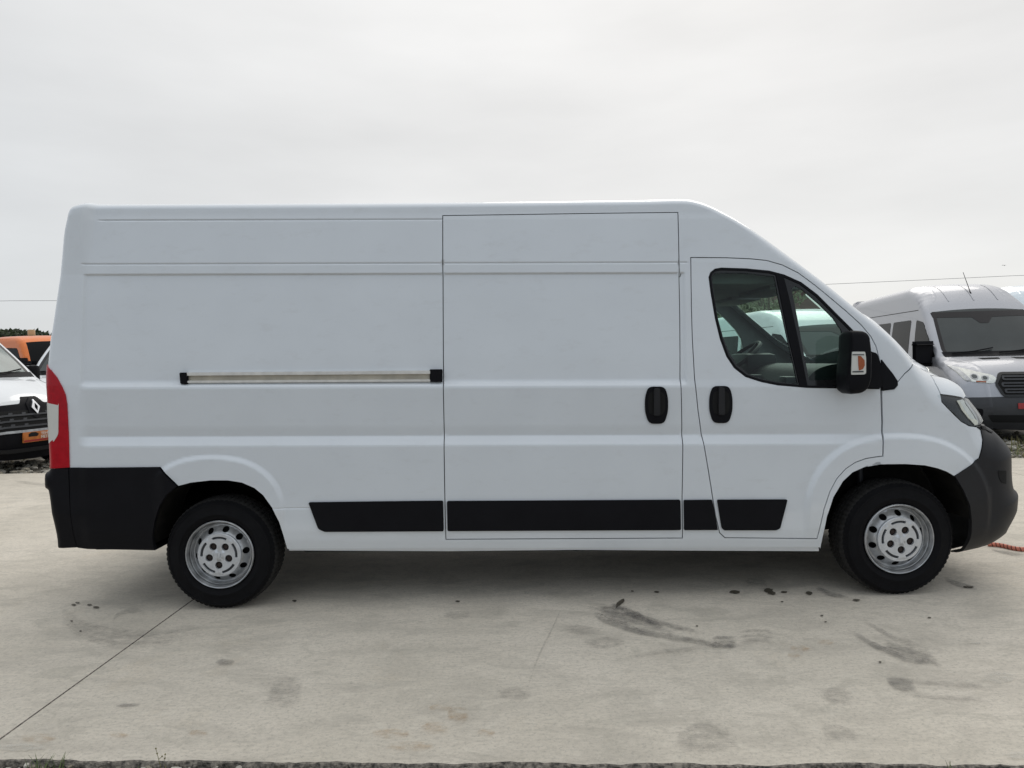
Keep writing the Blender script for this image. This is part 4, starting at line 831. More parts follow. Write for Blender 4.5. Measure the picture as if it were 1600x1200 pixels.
# ================================================================== VEHICLES BEHIND
class FrontVan:
    def __init__(s, name, label, loc, a, T, idx, color, width, group=None, crown=(.02, .06, .035, .05), rear=True):
        s.root = tag(empty(name, (loc[0], loc[1] - 5.225, -.055), math.atan2(-math.cos(R(a)), math.sin(R(a)))), label, 'van', group)
        s.color = color; wz, ww = zip(*width); s.i = idx
        def wf(p): return np.interp(p[:, 1], wz, ww)
        def rf(p):
            f = sstep(p[:, 0], -1.2, -.3); g2 = sstep(p[:, 1], 2.28, 2.62) * (p[:, 0] > T[0][0] + .4); return .10 + .14 * f + .09 * g2, .11 + .36 * f + .18 * g2
        s.sk = Skin(catmull(T, 3), wf, rf); s.sk.ks = 3
        s.sk.rings(); s.sk.xs = np.arange(-6.8, .1, .11); s.sk.zs = np.arange(.1, 3, .09)
        rt, ws, hd, fr, bm_, end = idx; r = s.root; c = color; k = s.sk
        s.cr = crown; s.wsT = k.T[ws * 3:hd * 3 + 1]
        bt = T[bm_][1]
        out = np.concatenate([k.T, [[T[-1][0] - .35, .26]], [[-.62 + .40 * math.cos(t), .30 + .40 * math.sin(t)] for t in np.linspace(0, math.pi, 11)], [[-1.1, .26], [T[0][0] + 1.62, .26]], [[T[0][0] + 1.2 + .40 * math.cos(t), .30 + .40 * math.sin(t)] for t in np.linspace(0, math.pi, 11)], [[T[0][0] + .7, .3]]])
        for sg in (-1, 1): k.panel('body_side', out, [], c, r, sgn=sg, flange=.02, step=.1)
        if rear: k.cap('rear_panel', 0, rt, c, r, .03, 9)
        k.cap('roof', rt, ws, c, r, s.crown_at, 13)
        k.cap('bonnet', hd, fr, c, r, s.crown_at, 13)
        k.cap('front_panel', fr, bm_, c, r, s.crown_at, 13)
        s.front = k.T[ws * 3 - 14:]; s.fy = k.half(s.front)
    def crown_at(s, p):
        x = p[0]; k = s.sk.T; ws, hd, fr = s.i[1], s.i[2], s.i[3]
        xs = [-9, k[ws * 3][0] - .9, k[ws * 3][0], k[hd * 3][0], k[fr * 3][0], 1]; return float(np.interp(x, xs, [s.cr[0], s.cr[0], s.cr[1], s.cr[2], s.cr[3], s.cr[3]]))
    def fp(s, p, off=0.0):
        """point on the front (windscreen, bonnet, nose, bumper) at width y and height z"""
        F = s.front[::-1]; zz = np.maximum.accumulate(F[:, 1] + np.arange(len(F)) * 1e-7); t = np.gradient(F, axis=0); t /= np.linalg.norm(t, axis=1, keepdims=True); n = np.stack([t[:, 1], -t[:, 0]], 1)
        cr = np.array([s.crown_at(q) for q in F]); ye = s.fy[::-1]; zt = p[:, 1].copy()
        for _ in range(5):
            c = np.interp(zt, zz, cr) * (1 - np.clip(np.abs(p[:, 0]) / np.interp(zt, zz, ye), 0, 1.1) ** 2); nx, nz = np.interp(zt, zz, n[:, 0]), np.interp(zt, zz, n[:, 1]); fz = zt + nz * c; zt = zt + (p[:, 1] - fz) * .8
        x = np.interp(zt, zz, F[:, 0]) + nx * (c + off); z = p[:, 1] + nz * off; y = p[:, 0].copy()
        xt = np.interp(p[:, 1], zz, F[:, 0]); out = np.abs(y) > s.sk.half(np.stack([xt, p[:, 1]], 1))
        if out.any():       # wrap onto the rounded corner
            q = p[out]; lo, hi = xt[out] - .8, xt[out].copy()
            for _ in range(22):
                m_ = (lo + hi) / 2; g_ = s.sk.half(np.stack([m_, q[:, 1]], 1)) > np.abs(q[:, 0]); lo = np.where(g_, m_, lo); hi = np.where(g_, hi, m_)
            x[out] = lo + off * 1.2; z[out] = q[:, 1]; y[out] = q[:, 0] + np.sign(q[:, 0]) * off * .8
        return np.stack([x, y, z], 1)
    def fn(s, p):
        d = .01; a = s.fp(p + [d, 0]) - s.fp(p - [d, 0]); b = s.fp(p + [0, d]) - s.fp(p - [0, d]); n = np.cross(a, b); n *= np.sign(n[:, :1] + 1e-9); return n / np.linalg.norm(n, axis=1, keepdims=True)
    def patch(s, name, poly, m, off=.006, th=.01, r=.02, parent=None, holes=(), grid=.06):
        o = resample(rounded(poly, r) if r else poly, .05); hs = [resample(rounded(h, .012), .05) for h in holes]
        v2, tri = cdt(o, hs, np.arange(-1, 1, grid), np.arange(.1, 3, grid), .012)
        return sheet(name, v2, tri, lambda p: s.fp(p, off), m, parent or s.root, th, (-1, 0, 0), s.fn)
    def side(s, name, poly, m, sg, off=.004, r=.04, parent=None):
        return s.sk.panel(name, rounded(poly, r), [], m, parent or s.root, sgn=sg, off=off, flange=.006, step=.08)
    def wheels(s, xr):
        for x in (-.62, xr):
            for sg in (-1, 1):
                w = lathe('wheel', [(.205, .0), (.2, .02), (.17, .05), (.12, .03), (.03, .015), (.001, .015)], M['steel'], s.root, 24); w.location = (x, sg * .98, .335); w.rotation_euler = (0, 0, 0 if sg < 0 else math.pi)
                lathe('tyre', [(.205, .0), (.25, -.012), (.31, -.002), (.335, .04), (.335, .17), (.31, .21), (.2, .215)], M['rubber'], w, 32)
        bm = bmesh.new(); bm_box(bm, (xr - .8, -.8, .22), (-.2, .8, .42), .03); from_bm('underbody', bm, M['under'], s.root)
    def bumper_wrap(s, m):
        k = s.sk; bm_, end = s.i[4], s.i[5]; zb = k.T[bm_ * 3][1]
        o = np.concatenate([[[-.36, zb - .03]], k.T[bm_ * 3:end * 3 + 1] + np.array([-.00001, 0]), [[-.20, .27], [-.215, .36], [-.25, .47], [-.32, .58]]])
        for sg in (-1, 1): k.panel('bumper_corner', o, [], m, s.root, sgn=sg, off=.005, flange=.012, step=.05, noff=True)
    def mirror(s, x, z, sg, y=.98):
        bm = bmesh.new(); bm_box(bm, (x - .07, sg * (y + .05), z - .0), (x + .09, sg * (y + .21), z + .33), .065); m = from_bm('door_mirror', bm, M['black'], s.root, 40)
        bm = bmesh.new(); bm_box(bm, (x - .02, sg * (y - .12), z + .0), (x + .06, sg * (y + .08), z + .10), .02); from_bm('mirror_arm', bm, M['black'], m, 40)
        bm = bmesh.new(); bm_box(bm, (x - .08, sg * (y + .08), z + .04), (x - .068, sg * (y + .18), z + .32), .004); from_bm('mirror_glass', bm, M['mirror'], m, 0)
W_STD = [(.15, .92), (.4, .99), (.9, 1.0), (1.3, .985), (1.9, .93), (2.3, .88), (2.8, .82)]
# --- silver high-roof van, nose towards the yard
Ts = [(-5.5, .45), (-5.53, .75), (-5.5, 1.4), (-5.42, 2.4), (-5.3, 2.62), (-5.05, 2.67), (-3.3, 2.69), (-2.75, 2.68), (-2.3, 2.57), (-1.98, 2.38), (-1.76, 2.18), (-1.4, 1.83), (-1.02, 1.45), (-.62, 1.34), (-.34, 1.22), (-.17, 1.08), (-.09, .92), (-.04, .77), (0, .6), (-.02, .4), (-.1, .25)]
def transit(name, label, loc, a, color, group=None, H=0.0, full=True, LN=0.0, mirrors=(-1, 1)):
    KZ = (1.19 + H) / 1.19
    zz = lambda z: z if z < 1.5 else 1.5 + (z - 1.5) * KZ
    T_ = [(x - (LN if x < -4.9 else 0), zz(z)) for x, z in Ts]
    up = lambda P: [(a_, zz(b_)) for a_, b_ in P]
    v = FrontVan(name, label, loc, a, T_, (6, 10, 12, 15, 17, 20), color, W_STD, group); r = v.root; k = v.sk
    w = k.cap('windscreen', 10, 12, M['screen_glass'], r, v.crown_at, 13)
    v.patch('header_band', up([(-.80, 2.17), (.80, 2.17), (.79, 2.08), (.17, 2.07), (.07, 1.97), (-.07, 1.97), (-.17, 2.07), (-.79, 2.08)]), M['header'], .004, .004, .015, w)
    v.patch('cowl', [(-.86, 1.52), (.86, 1.52), (.84, 1.435), (-.84, 1.435)], M['black'], .006, .01, .01, w)
    for a_, b_ in ((-1, -.93), (.93, 1)): k.cap('screen_border', 10, 12, M['header'], w, v.crown_at, 3, off=.003, y0=a_, y1=b_)
    for y0, y1 in ((.68, .02), (-.05, -.72)):
        q = v.fp(np.array([[y0, 1.56], [(y0 + y1) / 2, 1.50], [y1, 1.475]]), .03); o = tube('wiper', [tuple(p) for p in q], .012, M['black'], w, 6)
    k.cap('front_bumper', 17, 20, M['midgrey'] if full else M['grey'], r, v.crown_at, 13)
    for sg in (-1, 1):
        hl = v.patch('headlight', [(sg * y, z) for y, z in ((.93, 1.30), (.64, 1.19), (.44, 1.12), (.40, 1.05), (.47, .99), (.66, 1.005), (.84, 1.04))][::sg], M['refl'], .006, .02, .03)
        if full:
            for y, z, ry in ((.70, 1.11, .055), (.56, 1.085, .05)):
                v.patch('lamp_ring', [(sg * (y + ry * math.cos(t)), z + ry * .85 * math.sin(t)) for t in np.linspace(0, 2 * math.pi, 13)[:-1]], M['steel'], .012, .006, 0, hl)
                v.patch('lamp_bowl', [(sg * (y + .7 * ry * math.cos(t)), z + ry * .6 * math.sin(t)) for t in np.linspace(0, 2 * math.pi, 13)[:-1]], M['grey_glass'], .014, .003, 0, hl)
            v.patch('turn_signal', [(sg * y, z) for y, z in ((.70, 1.04), (.56, 1.03), (.56, 1.01), (.70, 1.02))], M['amber'], .012, .004, .004, hl)
            v.patch('lamp_sweep', [(sg * y, z) for y, z in ((.92, 1.29), (.84, 1.255), (.76, 1.045), (.82, 1.04))], M['steel'], .012, .005, .008, hl)
            v.patch('fog_lamp', [(sg * y, z) for y, z in ((.86, .60), (.66, .58), (.66, .46), (.84, .48))], M['black'], .008, .012, .03)
        v.side('side_window', up([(-2.12, 2.07), (-1.78, 2.02), (-1.10, 1.44), (-2.08, 1.38)]), M['dark_glass'], sg, .004, .05)
        v.side('side_window', up([(-3.35, 2.08), (-2.38, 2.08), (-2.38, 1.40), (-3.35, 1.40)]), M['dark_glass'], sg, .004, .06)
        v.side('side_window', up([(-4.6, 2.08), (-3.5, 2.08), (-3.5, 1.40), (-4.6, 1.40)]), M['dark_glass'], sg, .004, .06)
        v.side('rubbing_strip', [(-4.6, .78), (-1.15, .78), (-1.15, .62), (-4.6, .62)], M['midgrey'], sg, .012, .02)
        v.side('roof_seam', up([(-5.2, 2.25), (-2.1, 2.24), (-2.1, 2.228), (-5.2, 2.238)]), M['black'], sg, .002, .001)
        if sg in mirrors: v.mirror(-1.30, 1.33, sg, .97)
    if full:
        v.patch('bonnet_vent', [(.40, 1.405), (.10, 1.41), (.12, 1.385), (.38, 1.38)], M['hole'], .004, .004, .006)
        v.patch('bonnet_vent', [(-.40, 1.405), (-.10, 1.41), (-.12, 1.385), (-.38, 1.38)][::-1], M['hole'], .004, .004, .006)
        for y in (-.42, 0, .42): v.patch('roof_rib', up([(y - .010, 2.36), (y + .010, 2.36), (y + .010, 2.66), (y - .010, 2.66)]), color, .007, .007, 0)
    g_ = v.patch('grille', [(-.44, .98), (-.34, 1.14), (.34, 1.14), (.44, .98), (.36, .79), (-.36, .79)], M['hole'], .008, .02, .06)
    v.patch('grille_frame', [(-.46, .98), (-.355, 1.165), (.355, 1.165), (.46, .98), (.375, .77), (-.375, .77)], M['gloss'], .016, .02, .06, g_, [[(-.42, .98), (-.325, 1.125), (.325, 1.125), (.42, .98), (.345, .805), (-.345, .805)]])
    for z in (1.07, .965, .865):
        hw_ = .34 if z != .965 else .37
        v.patch('grille_bar', [(-hw_, z + .035), (hw_, z + .035), (hw_, z - .035), (-hw_, z - .035)], M['midgrey'], .022, .02, .03, g_, [[(-hw_ + .03, z + .012), (hw_ - .03, z + .012), (hw_ - .03, z - .012), (-hw_ + .03, z - .012)]])
    v.patch('lower_intake', [(-.60, .48), (.60, .48), (.52, .36), (-.52, .36)], M['hole'], .006, .01, .03)
    if full: v.patch('number_plate', [(-.18, .67), (.18, .67), (.18, .58), (-.18, .58)], M['plate_r'], .02, .012, .005)
    v.bumper_wrap(M['midgrey'] if full else M['grey']); v.wheels(-4.3); return v
sv = transit('silver_van', 'silver high-roof van facing the yard with dark windscreen and roof aerial', (8.34, 11.35), -10, M['silver'], H=.16, LN=1.2)
q = sv.fp(np.array([[.02, 2.62]]), .0)[0]
tube('aerial', [q, q + np.array([-.06, .01, .06]), q + np.array([-.38, .03, .44])], [.018, .008, .005], M['black'], sv.root, 6)
transit('white_van', 'plain white van parked nose-out just behind the long van windscreen', (5.72, 10.35), 6, M['white2'], 'vans parked nose-out in the back row', H=-.33, mirrors=(-1,), full=False)
transit('white_van', 'white van seen through the cab side window of the long van', (2.55, 11.6), 8, M['white2'], 'vans parked nose-out in the back row', H=-.2, full=False)
transit('pale_blue_van', 'pale bluish high-roof van half hidden beyond the silver van', (11.35, 13.3), -12, M['bluewhite'], 'vans parked nose-out in the back row', H=.30, full=False)
transit('white_van', 'white van behind the tail light of the long van, mostly hidden', (-8.45, 13.0), 8, M['white2'], 'vans parked nose-out in the back row', H=-.2, full=False)
# --- white van with the diamond badge on the left
Tm = [(-5.4, .45), (-5.43, .75), (-5.4, 1.4), (-5.3, 2.2), (-5.2, 2.4), (-4.95, 2.46), (-3.3, 2.48), (-2.75, 2.47), (-2.3, 2.41), (-2.0, 2.30), (-1.78, 2.14), (-1.38, 1.80), (-.95, 1.44), (-.60, 1.33), (-.32, 1.2), (-.14, 1.06), (-.07, .9), (-.03, .75), (0, .58), (-.02, .4), (-.1, .2)]
mv = FrontVan('badge_van', 'white van with black grille, diamond badge and orange dealer plate', (-7.36, 10.85), 76, Tm, (6, 10, 12, 15, 16, 20), M['white2'], W_STD, 'vans parked nose-out in the back row'); r = mv.root; k = mv.sk
w = k.cap('windscreen', 10, 12, M['pale_glass'], r, mv.crown_at, 13); k.cap('front_bumper', 16, 20, M['black'], r, mv.crown_at, 13)
mv.patch('cowl', [(-.86, 1.51), (.86, 1.51), (.84, 1.43), (-.84, 1.43)], M['black'], .006, .01, .01, w)
for a_, b_ in ((-1, -.94), (.94, 1)): k.cap('screen_border', 10, 12, M['header'], w, mv.crown_at, 3, off=.003, y0=a_, y1=b_)
for y0, y1 in ((.70, .05), (-.02, -.70)): tube('wiper', [tuple(p) for p in mv.fp(np.array([[y0, 1.54], [(y0 + y1) / 2, 1.49], [y1, 1.465]]), .03)], .012, M['black'], w, 6)
mv.patch('grille_surround', [(-.86, 1.00), (-.20, 1.03), (-.13, 1.13), (.13, 1.13), (.20, 1.03), (.86, 1.00), (.80, .90), (.62, .60), (-.62, .60), (-.80, .90)], M['black'], .008, .012, .025)
g_ = mv.patch('grille', [(-.74, .93), (.74, .93), (.60, .62), (-.60, .62)], M['hole'], .012, .01, .03)
for z, hw_ in ((.86, .70), (.775, .655), (.69, .61)):
    mv.patch('grille_bar', [(-hw_, z + .012), (hw_, z + .012), (hw_ - .01, z - .012), (-hw_ + .01, z - .012)], M['midgrey'], .026, .02, .004, g_)
    for sg in (-1, 1):
        for y in (.20, .40, .58): mv.patch('grille_fin', [(sg * (y - .035), z + .04), (sg * (y + .02), z + .04), (sg * (y + .04), z), (sg * (y - .02), z)][::sg], M['midgrey'], .022, .015, .004, g_)
mv.patch('grille_trim', [(-.66, .635), (.66, .635), (.63, .60), (-.63, .60)], M['steel'], .028, .02, .01, g_)
em = mv.patch('badge', [(0, 1.065), (.072, .96), (0, .855), (-.072, .96)], M['chrome'], .05, .03, .004, None, [[(0, 1.02), (.036, .965), (.008, .895), (-.024, .95)]])
mv.patch('badge_back', [(0, 1.12), (.12, 1.02), (.11, .86), (0, .79), (-.11, .86), (-.12, 1.02)], M['black'], .024, .02, .02)
pl = mv.patch('number_plate', [(-.28, .60), (.28, .60), (.28, .45), (-.28, .45)], M['plate_o'], .03, .02, .006)
mv.patch('plate_band', [(-.27, .485), (.27, .485), (.27, .46), (-.27, .46)], M['plate_r'], .033, .002, 0, pl); mv.patch('plate_car', [(-.20, .57), (-.15, .593), (-.08, .59), (-.03, .56), (-.06, .53), (-.20, .53)], M['hole'], .033, .002, .005, pl)
for txt, z, m_ in (('TEHNAM', .543, M['lettering']), ('METROTE', .492, M['lettering'])):
    cu = bpy.data.curves.new('lettering', 'FONT'); cu.body = txt; cu.size = .062; cu.extrude = .001; tmp = bpy.data.objects.new('tmp', cu); me = bpy.data.meshes.new_from_object(tmp); bpy.data.objects.remove(tmp); bpy.data.curves.remove(cu); me.name = 'lettering'; o = link('lettering', me, m_, pl); q = mv.fp(np.array([[.00, z]]), .036)[0]; o.location = q; o.rotation_euler = (R(90), 0, R(90))
mv.patch('bumper_step', [(-.80, .37), (.80, .37), (.78, .31), (-.78, .31)], M['grey'], .03, .03, .02)
for sg in (-1, 1):
    hl = mv.patch('headlight', [(sg * y, z) for y, z in ((.97, 1.22), (.84, 1.10), (.78, .93), (.83, .80), (.95, .86))][::sg], M['refl'], .006, .02, .03)
    mv.patch('fog_recess', [(sg * (.80 + .10 * math.cos(t)), .52 + .10 * math.sin(t)) for t in np.linspace(0, 2 * math.pi, 15)[:-1]], M['hole'], .010, .01, 0)
    mv.side('side_window', [(-2.12, 1.98), (-1.78, 1.95), (-1.05, 1.40), (-2.08, 1.36)], M['dark_glass'], sg, .004, .05); mv.mirror(-1.25, 1.30, sg, .97)
mv.bumper_wrap(M['black']); mv.wheels(-4.2)
# --- orange crew van with a beacon
To = [(-5.0, .45), (-5.03, .75), (-5.0, 1.4), (-4.9, 2.1), (-4.8, 2.30), (-4.55, 2.37), (-3.3, 2.41), (-2.75, 2.42), (-2.3, 2.41), (-2.0, 2.37), (-1.74, 2.24), (-1.50, 1.90), (-1.22, 1.42), (-.70, 1.34), (-.32, 1.2), (-.14, 1.06), (-.07, .9), (-.03, .75), (0, .58), (-.02, .4), (-.1, .2)]
ov = FrontVan('orange_van', 'orange crew van with a tan beacon on its roof', (-10.28, 17.5), 60, To, (6, 10, 12, 15, 17, 20), M['orange'], W_STD); r = ov.root; k = ov.sk
k.cap('windscreen', 10, 12, M['dark_glass'], r, ov.crown_at, 13); k.cap('front_bumper', 17, 20, M['black'], r, ov.crown_at, 13)
for sg in (-1, 1):
    ov.side('side_window', [(-2.45, 2.12), (-1.90, 2.10), (-1.40, 1.44), (-2.42, 1.36)], M['dark_glass'], sg, .004, .05); ov.side('side_window', [(-3.7, 2.10), (-2.65, 2.10), (-2.65, 1.38), (-3.7, 1.38)], M['dark_glass'], sg, .004, .06)
    ov.patch('headlight', [(sg * y, z) for y, z in ((.90, 1.22), (.64, 1.12), (.55, .98), (.80, .95))][::sg], M['refl'], .006, .02, .03); ov.mirror(-1.4, 1.45, sg, .97)
ov.patch('grille', [(-.5, 1.0), (.5, 1.0), (.45, .82), (-.45, .82)], M['hole'], .008, .01, .03); ov.bumper_wrap(M['black']); ov.wheels(-3.9)
bcx = lathe('beacon', [(.001, .19), (.075, .19), (.088, .17), (.088, .03), (.10, .02), (.10, .0)], M['tan'], r, 20); bcx.rotation_euler = (R(90), 0, 0); bcx.location = (-2.85, -.1, 2.43)
bk = lathe('beacon_base', [(.001, .03), (.12, .03), (.12, -.03)], M['black'], bcx, 20)

# ================================================================== TREES, HOUSE, CABLE, BIRD
LEAF = {}
def leaf_mat(name, col):
    m = bpy.data.materials.new(name); m.use_nodes = True; t = m.node_tree; b = t.nodes['Principled BSDF']; b.inputs['Roughness'].default_value = .7
    g_ = t.nodes.new('ShaderNodeNewGeometry'); r_ = t.nodes.new('ShaderNodeMapRange'); r_.inputs['To Min'].default_value = .55; r_.inputs['To Max'].default_value = 1.5
    s_ = t.nodes.new('ShaderNodeVectorMath'); s_.operation = 'SCALE'; s_.inputs[0].default_value = col
    t.links.new(g_.outputs['Random Per Island'], r_.inputs['Value']); t.links.new(r_.outputs['Result'], s_.inputs['Scale']); t.links.new(s_.outputs['Vector'], b.inputs['Base Color'])
    tr = t.nodes.new('ShaderNodeBsdfTranslucent'); t.links.new(s_.outputs['Vector'], tr.inputs['Color']); mx = t.nodes.new('ShaderNodeMixShader'); mx.inputs['Fac'].default_value = .3
    t.links.new(b.outputs[0], mx.inputs[1]); t.links.new(tr.outputs[0], mx.inputs[2]); t.links.new(mx.outputs[0], t.nodes['Material Output'].inputs['Surface']); return m
ML1, ML2, ML3 = leaf_mat('leaf_green', (.11, .16, .06)), leaf_mat('leaf_pale', (.30, .33, .22)), leaf_mat('leaf_dark', (.045, .065, .03))
MBK = mat('bark', (.12, .09, .065), .95, noise=.3, nscale=10)
def tree(px, depth, top, wid, m, label, name='tree', n=1600, ls=.16):
    x = (px - 800) / FPX * depth; root = tag(empty(name, (x, depth - 5.225, -.08)), label, 'tree', 'trees beyond the parked vans')
    h = top; clumps = [(random.gauss(0, wid * .28), random.gauss(0, wid * .28), h * random.uniform(.42, .93), wid * random.uniform(.16, .30)) for _ in range(16)] + [(0, 0, h * .86, wid * .2)]
    bm = bmesh.new(); bm_tube(bm, [(0, 0, 0), (.05, 0, h * .25), (0, .05, h * .5), (0, 0, h * .8)], [h * .035, h * .028, h * .02, h * .006], 8)
    for c in clumps[:9]: bm_tube(bm, [(0, 0, h * random.uniform(.25, .5)), (c[0] * .5, c[1] * .5, c[2] * .8), c[:3]], [h * .012, h * .008, h * .003], 5)
    from_bm('trunk', bm, MBK, root, 40)
    vs, fs = [], []
    for i in range(n):
        c = random.choice(clumps); d = rng.normal(size=3); d /= np.linalg.norm(d); p = np.array(c[:3]) + d * c[3] * rng.uniform(.35, 1.1) ** .6
        if p[2] > h: p[2] = h - rng.uniform(0, .2)
        u_ = rng.normal(size=3); u_ /= np.linalg.norm(u_); w_ = np.cross(u_, d); w_ /= max(np.linalg.norm(w_), 1e-6); s_ = ls * rng.uniform(.6, 1.4); b = len(vs)
        vs += [tuple(p - u_ * s_), tuple(p + w_ * s_ * .45), tuple(p + u_ * s_), tuple(p - w_ * s_ * .45)]; fs.append((b, b + 1, b + 2, b + 3))
    me = bpy.data.meshes.new('crown'); me.from_pydata(vs, [], fs); link('crown', me, m, root)
tree(1168, 36, 6.1, 3.6, ML1, 'green leafy tree seen through the cab windows over the white vans', n=2600)
tree(1203, 31, 5.3, 2.6, ML2, 'pale silvery tree beside the green tree seen through the cab windows', n=2000, ls=.12)
tree(1130, 40, 6.0, 4.0, ML3, 'dark tree behind the driver window of the long van')
tree(3, 70, 5.7, 4.2, ML3, 'dark round tree at the far left over the white windscreen', ls=.25)
tree(28, 76, 5.75, 4.6, ML1, 'far tree left of the beacon on the orange van', ls=.25)
tree(61, 72, 5.6, 3.4, ML3, 'far dark tree right of the beacon on the orange van', ls=.25)
tree(74, 80, 5.5, 3.6, ML1, 'far tree touching the rear edge of the long van', ls=.25)
MTILE = mat('roof_tile', (.10, .055, .045), .85, noise=.25, nscale=3); MWALL = mat('house_wall', (.42, .39, .33), .9, noise=.08, nscale=3)
hr = tag(empty('house', (16.4, 45 - 5.225, -.08)), 'low house with a dark brown roof beyond the white and silver vans', 'house')
box('wall', (-4.2, 0, 0), (4.0, 6, 3.4), MWALL, hr, .01)
bm = bmesh.new(); P_ = [(-4.6, -.4, 3.3), (4.4, -.4, 3.3), (4.4, 6.4, 3.3), (-4.6, 6.4, 3.3), (-3.6, 3, 5.72), (3.5, 3, 5.72)]; Q_ = [bm.verts.new(p) for p in P_]
for f in ((0, 1, 5, 4), (1, 2, 5), (2, 3, 4, 5), (3, 0, 4), (0, 3, 2, 1)): bm.faces.new([Q_[i] for i in f])
rf_ = from_bm('roof', bm, MTILE, hr, 0); box('chimney', (2.75, 2.7, 5.2), (3.55, 3.4, 6.02), mat('chimney_brick', (.14, .07, .055), .9, noise=.3), rf_, .02)
for x in (-3, -.9, 2.4): wn_ = box('window', (x - .5, -.05, 1.1), (x + .5, .02, 2.4), M['lamp_white'], hr, .01); box('pane', (x - .42, -.06, 1.18), (x + .42, -.045, 2.32), M['dark_glass'], wn_, 0)
box('door', (.5, -.05, 0), (1.4, .02, 2.1), MBK, hr, .01)
Yc = 34 - 5.225; c0, c1 = at_y(0, 470, Yc), at_y(1600, 430, Yc); pts = []
for t in np.linspace(-1.2, 2.2, 60): p = c0 + (c1 - c0) * t; pts.append((p[0], p[1], p[2] - .35 * math.sin(math.pi * min(1, max(0, t)))))
tag(tube('power_cable', pts, .010, mat('cable_grey', (.22, .22, .23), .6), None, 6), 'thin overhead power cable crossing the sky behind the vans', 'cable')
bd = at_y(1570, 415, 40); bm = bmesh.new(); bm_tube(bm, [(-.16, 0, 0), (-.08, 0, .01), (.03, 0, .02), (.12, 0, .03), (.17, 0, .02)], [.01, .04, .05, .03, .004], 8)
for sg in (-1, 1):
    V_ = [bm.verts.new(p) for p in ((-.05, sg * .03, .03), (.06, sg * .03, .03), (.03, sg * .2, .10), (-.05, sg * .34, .06), (-.07, sg * .18, .09))]; bm.faces.new(V_)
V_ = [bm.verts.new(p) for p in ((-.15, -.02, 0), (-.15, .02, 0), (-.27, .05, 0), (-.27, -.05, 0))]; bm.faces.new(V_)
b_ = from_bm('bird', bm, mat('feathers', (.03, .03, .035), .8), None, 40); b_.location = bd; b_.rotation_euler = (0, 0, R(60)); b_.scale = (.55,) * 3; tag(b_, 'tiny dark bird flying over the silver van roof', 'bird')

# ================================================================== SMALL THINGS ON THE GROUND
p0, p1 = at_z(1545, 850.5, .014), at_z(1606, 859, .014); d_ = p1 - p0; L_ = np.linalg.norm(d_); d_ = d_ / L_; n_ = np.array([-d_[1], d_[0], 0])
rope = tag(empty('rope', tuple(p0)), 'orange-red twisted rope lying on the concrete before the front bumper', 'rope')
MR = mat('rope_orange', (.62, .22, .15), .8, noise=.25, nscale=60); MR2 = mat('rope_dark', (.16, .04, .03), .8, noise=.3, nscale=60)
N_ = 160
for ph, m_ in ((0, MR), (math.pi * .9, MR), (math.pi * 1.45, MR2)):
    q = [tuple(d_ * (L_ * 1.5 * i / N_) + n_ * (.009 * math.cos(i * .55 + ph) + .02 * math.sin(i * .06)) + np.array([0, 0, .009 * math.sin(i * .55 + ph)])) for i in range(N_)]
    tube('strand', q, .009, m_, rope, 6)
MW1, MW2 = leaf_mat('weed_green', (.11, .15, .05)), leaf_mat('weed_dry', (.26, .24, .10))
def blades(n, rad, h, wd, droop=.6):
    vs, fs = [], []
    for i in range(n):
        a = random.uniform(0, 6.28); r_ = rad * math.sqrt(random.random()); x, y = r_ * math.cos(a), r_ * math.sin(a); hh = h * random.uniform(.5, 1.1); b_ = random.uniform(0, 6.28); dr = droop * random.uniform(.2, 1) * hh; w_ = wd * random.uniform(.6, 1.2); s_ = len(vs); K = 5
        for k_ in range(K):
            t = k_ / (K - 1); cx, cy, cz = x + math.cos(b_) * dr * t * t, y + math.sin(b_) * dr * t * t, hh * (t - .25 * t * t * droop); ww = w_ * (1 - t) ** .7 + .0003
            vs += [(cx - math.sin(b_) * ww, cy + math.cos(b_) * ww, cz), (cx + math.sin(b_) * ww, cy - math.cos(b_) * ww, cz)]
        fs += [(s_ + 2 * k_, s_ + 2 * k_ + 1, s_ + 2 * k_ + 3, s_ + 2 * k_ + 2) for k_ in range(K - 1)]
    return vs, fs
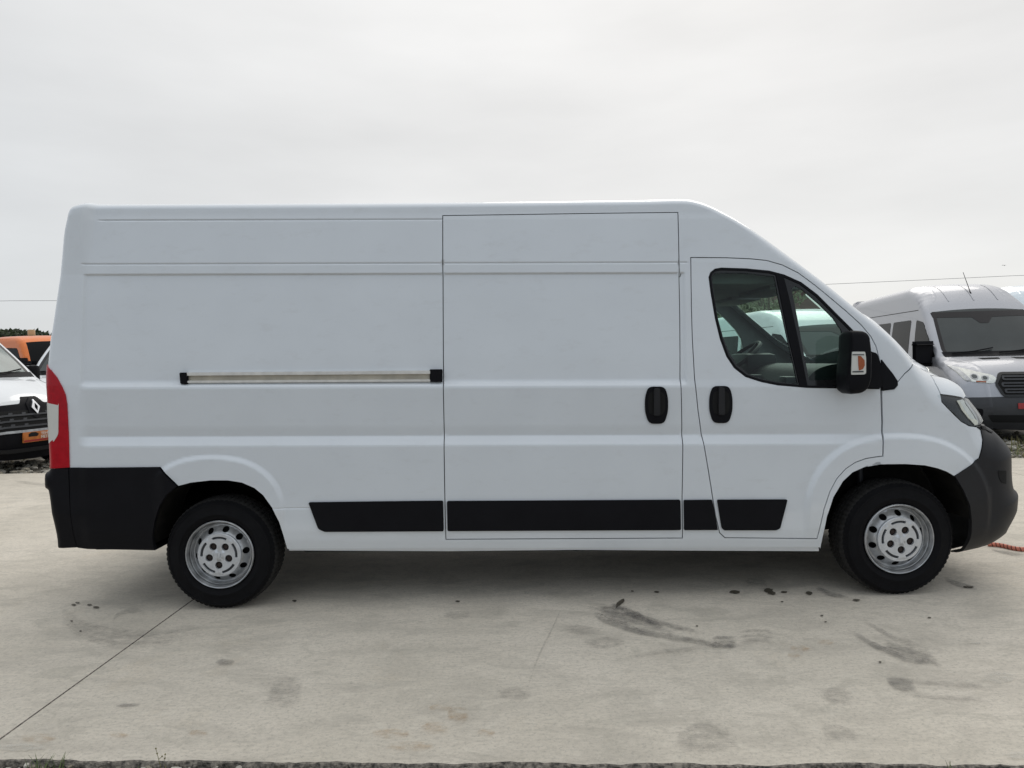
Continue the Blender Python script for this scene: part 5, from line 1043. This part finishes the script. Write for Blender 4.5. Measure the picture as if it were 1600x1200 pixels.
def weed(px, py, n, rad, h, wd, label, stalk=False, m=None):
    p = at_z(px, py, -.04); root = tag(empty('weed', (p[0], min(p[1], yn(p[0]) - .012 - rad * .5), -.065)), label, 'weed', 'weeds along the near slab edge')
    vs, fs = blades(n, rad, h, wd); me = bpy.data.meshes.new('leaves'); me.from_pydata(vs, [], fs); link('leaves', me, m or MW1, root)
    if stalk:
        bm = bmesh.new(); bm_tube(bm, [(0, 0, 0), (-.006, 0, h * .9), (-.02, .0, h * 1.75)], [.0015, .0012, .0008], 5); bm_tube(bm, [(-.004, 0, h * .8), (.012, 0, h * 1.2), (.014, 0, h * 1.45)], [.001, .001, .0007], 5); bm_tube(bm, [(-.01, 0, h * 1.2), (.002, 0, h * 1.35)], [.001, .0007], 5)
        for c in ((-.02, 0, h * 1.75), (.014, 0, h * 1.45), (.002, 0, h * 1.35), (-.016, 0, h * 1.5), (.012, 0, h * 1.25)): bmesh.ops.create_icosphere(bm, subdivisions=1, radius=.0035, matrix=Matrix.Translation(c))
        from_bm('stalk', bm, MW2, root, 40)
weed(92, 1195, 34, .06, .12, .003, 'dark green grass tuft on the slab edge at the left')
weed(268, 1196, 22, .045, .075, .004, 'weed with a thin seed stalk on the slab edge', True, MW2)
weed(236, 1198, 32, .06, .065, .004, 'low green weed beside the seed-stalk weed')
weed(355, 1199, 20, .04, .06, .004, 'small bright weed between the seed-stalk weed and the middle tuft')
weed(632, 1199, 26, .045, .06, .004, 'low weed at the slab edge below the rust stains')
weed(1468, 1199, 11, .014, .12, .0025, 'sparse spiky grass tuft at the slab edge on the right')
weed(1235, 1200, 14, .03, .04, .004, 'flat little weed left of the spiky grass tuft')
# grass and weeds in the gravel in front of the silver van
vs, fs = [], []
for i in range(150):
    x, y = random.uniform(5.6, 11.5), random.uniform(4.75, 6.6); a, b_ = blades(14, .16, random.choice((.08, .12, .16, .26)), .006); o_ = len(vs); vs += [(p[0] + x, p[1] + y, p[2] - .07) for p in a]; fs += [tuple(k_ + o_ for k_ in f) for f in b_]
for i in range(60):
    x, y = random.uniform(-12, -6.3), random.uniform(5.6, 8.5); a, b_ = blades(10, .14, random.choice((.06, .1)), .006); o_ = len(vs); vs += [(p[0] + x, p[1] + y, p[2] - .07) for p in a]; fs += [tuple(k_ + o_ for k_ in f) for f in b_]
me = bpy.data.meshes.new('grass'); me.from_pydata(vs, [], fs); g_ = link('grass', me, MW2); g_['kind'] = 'stuff'; me.materials.append(MW1)
for p in me.polygons: p.material_index = (p.index // 56) % 3 == 0
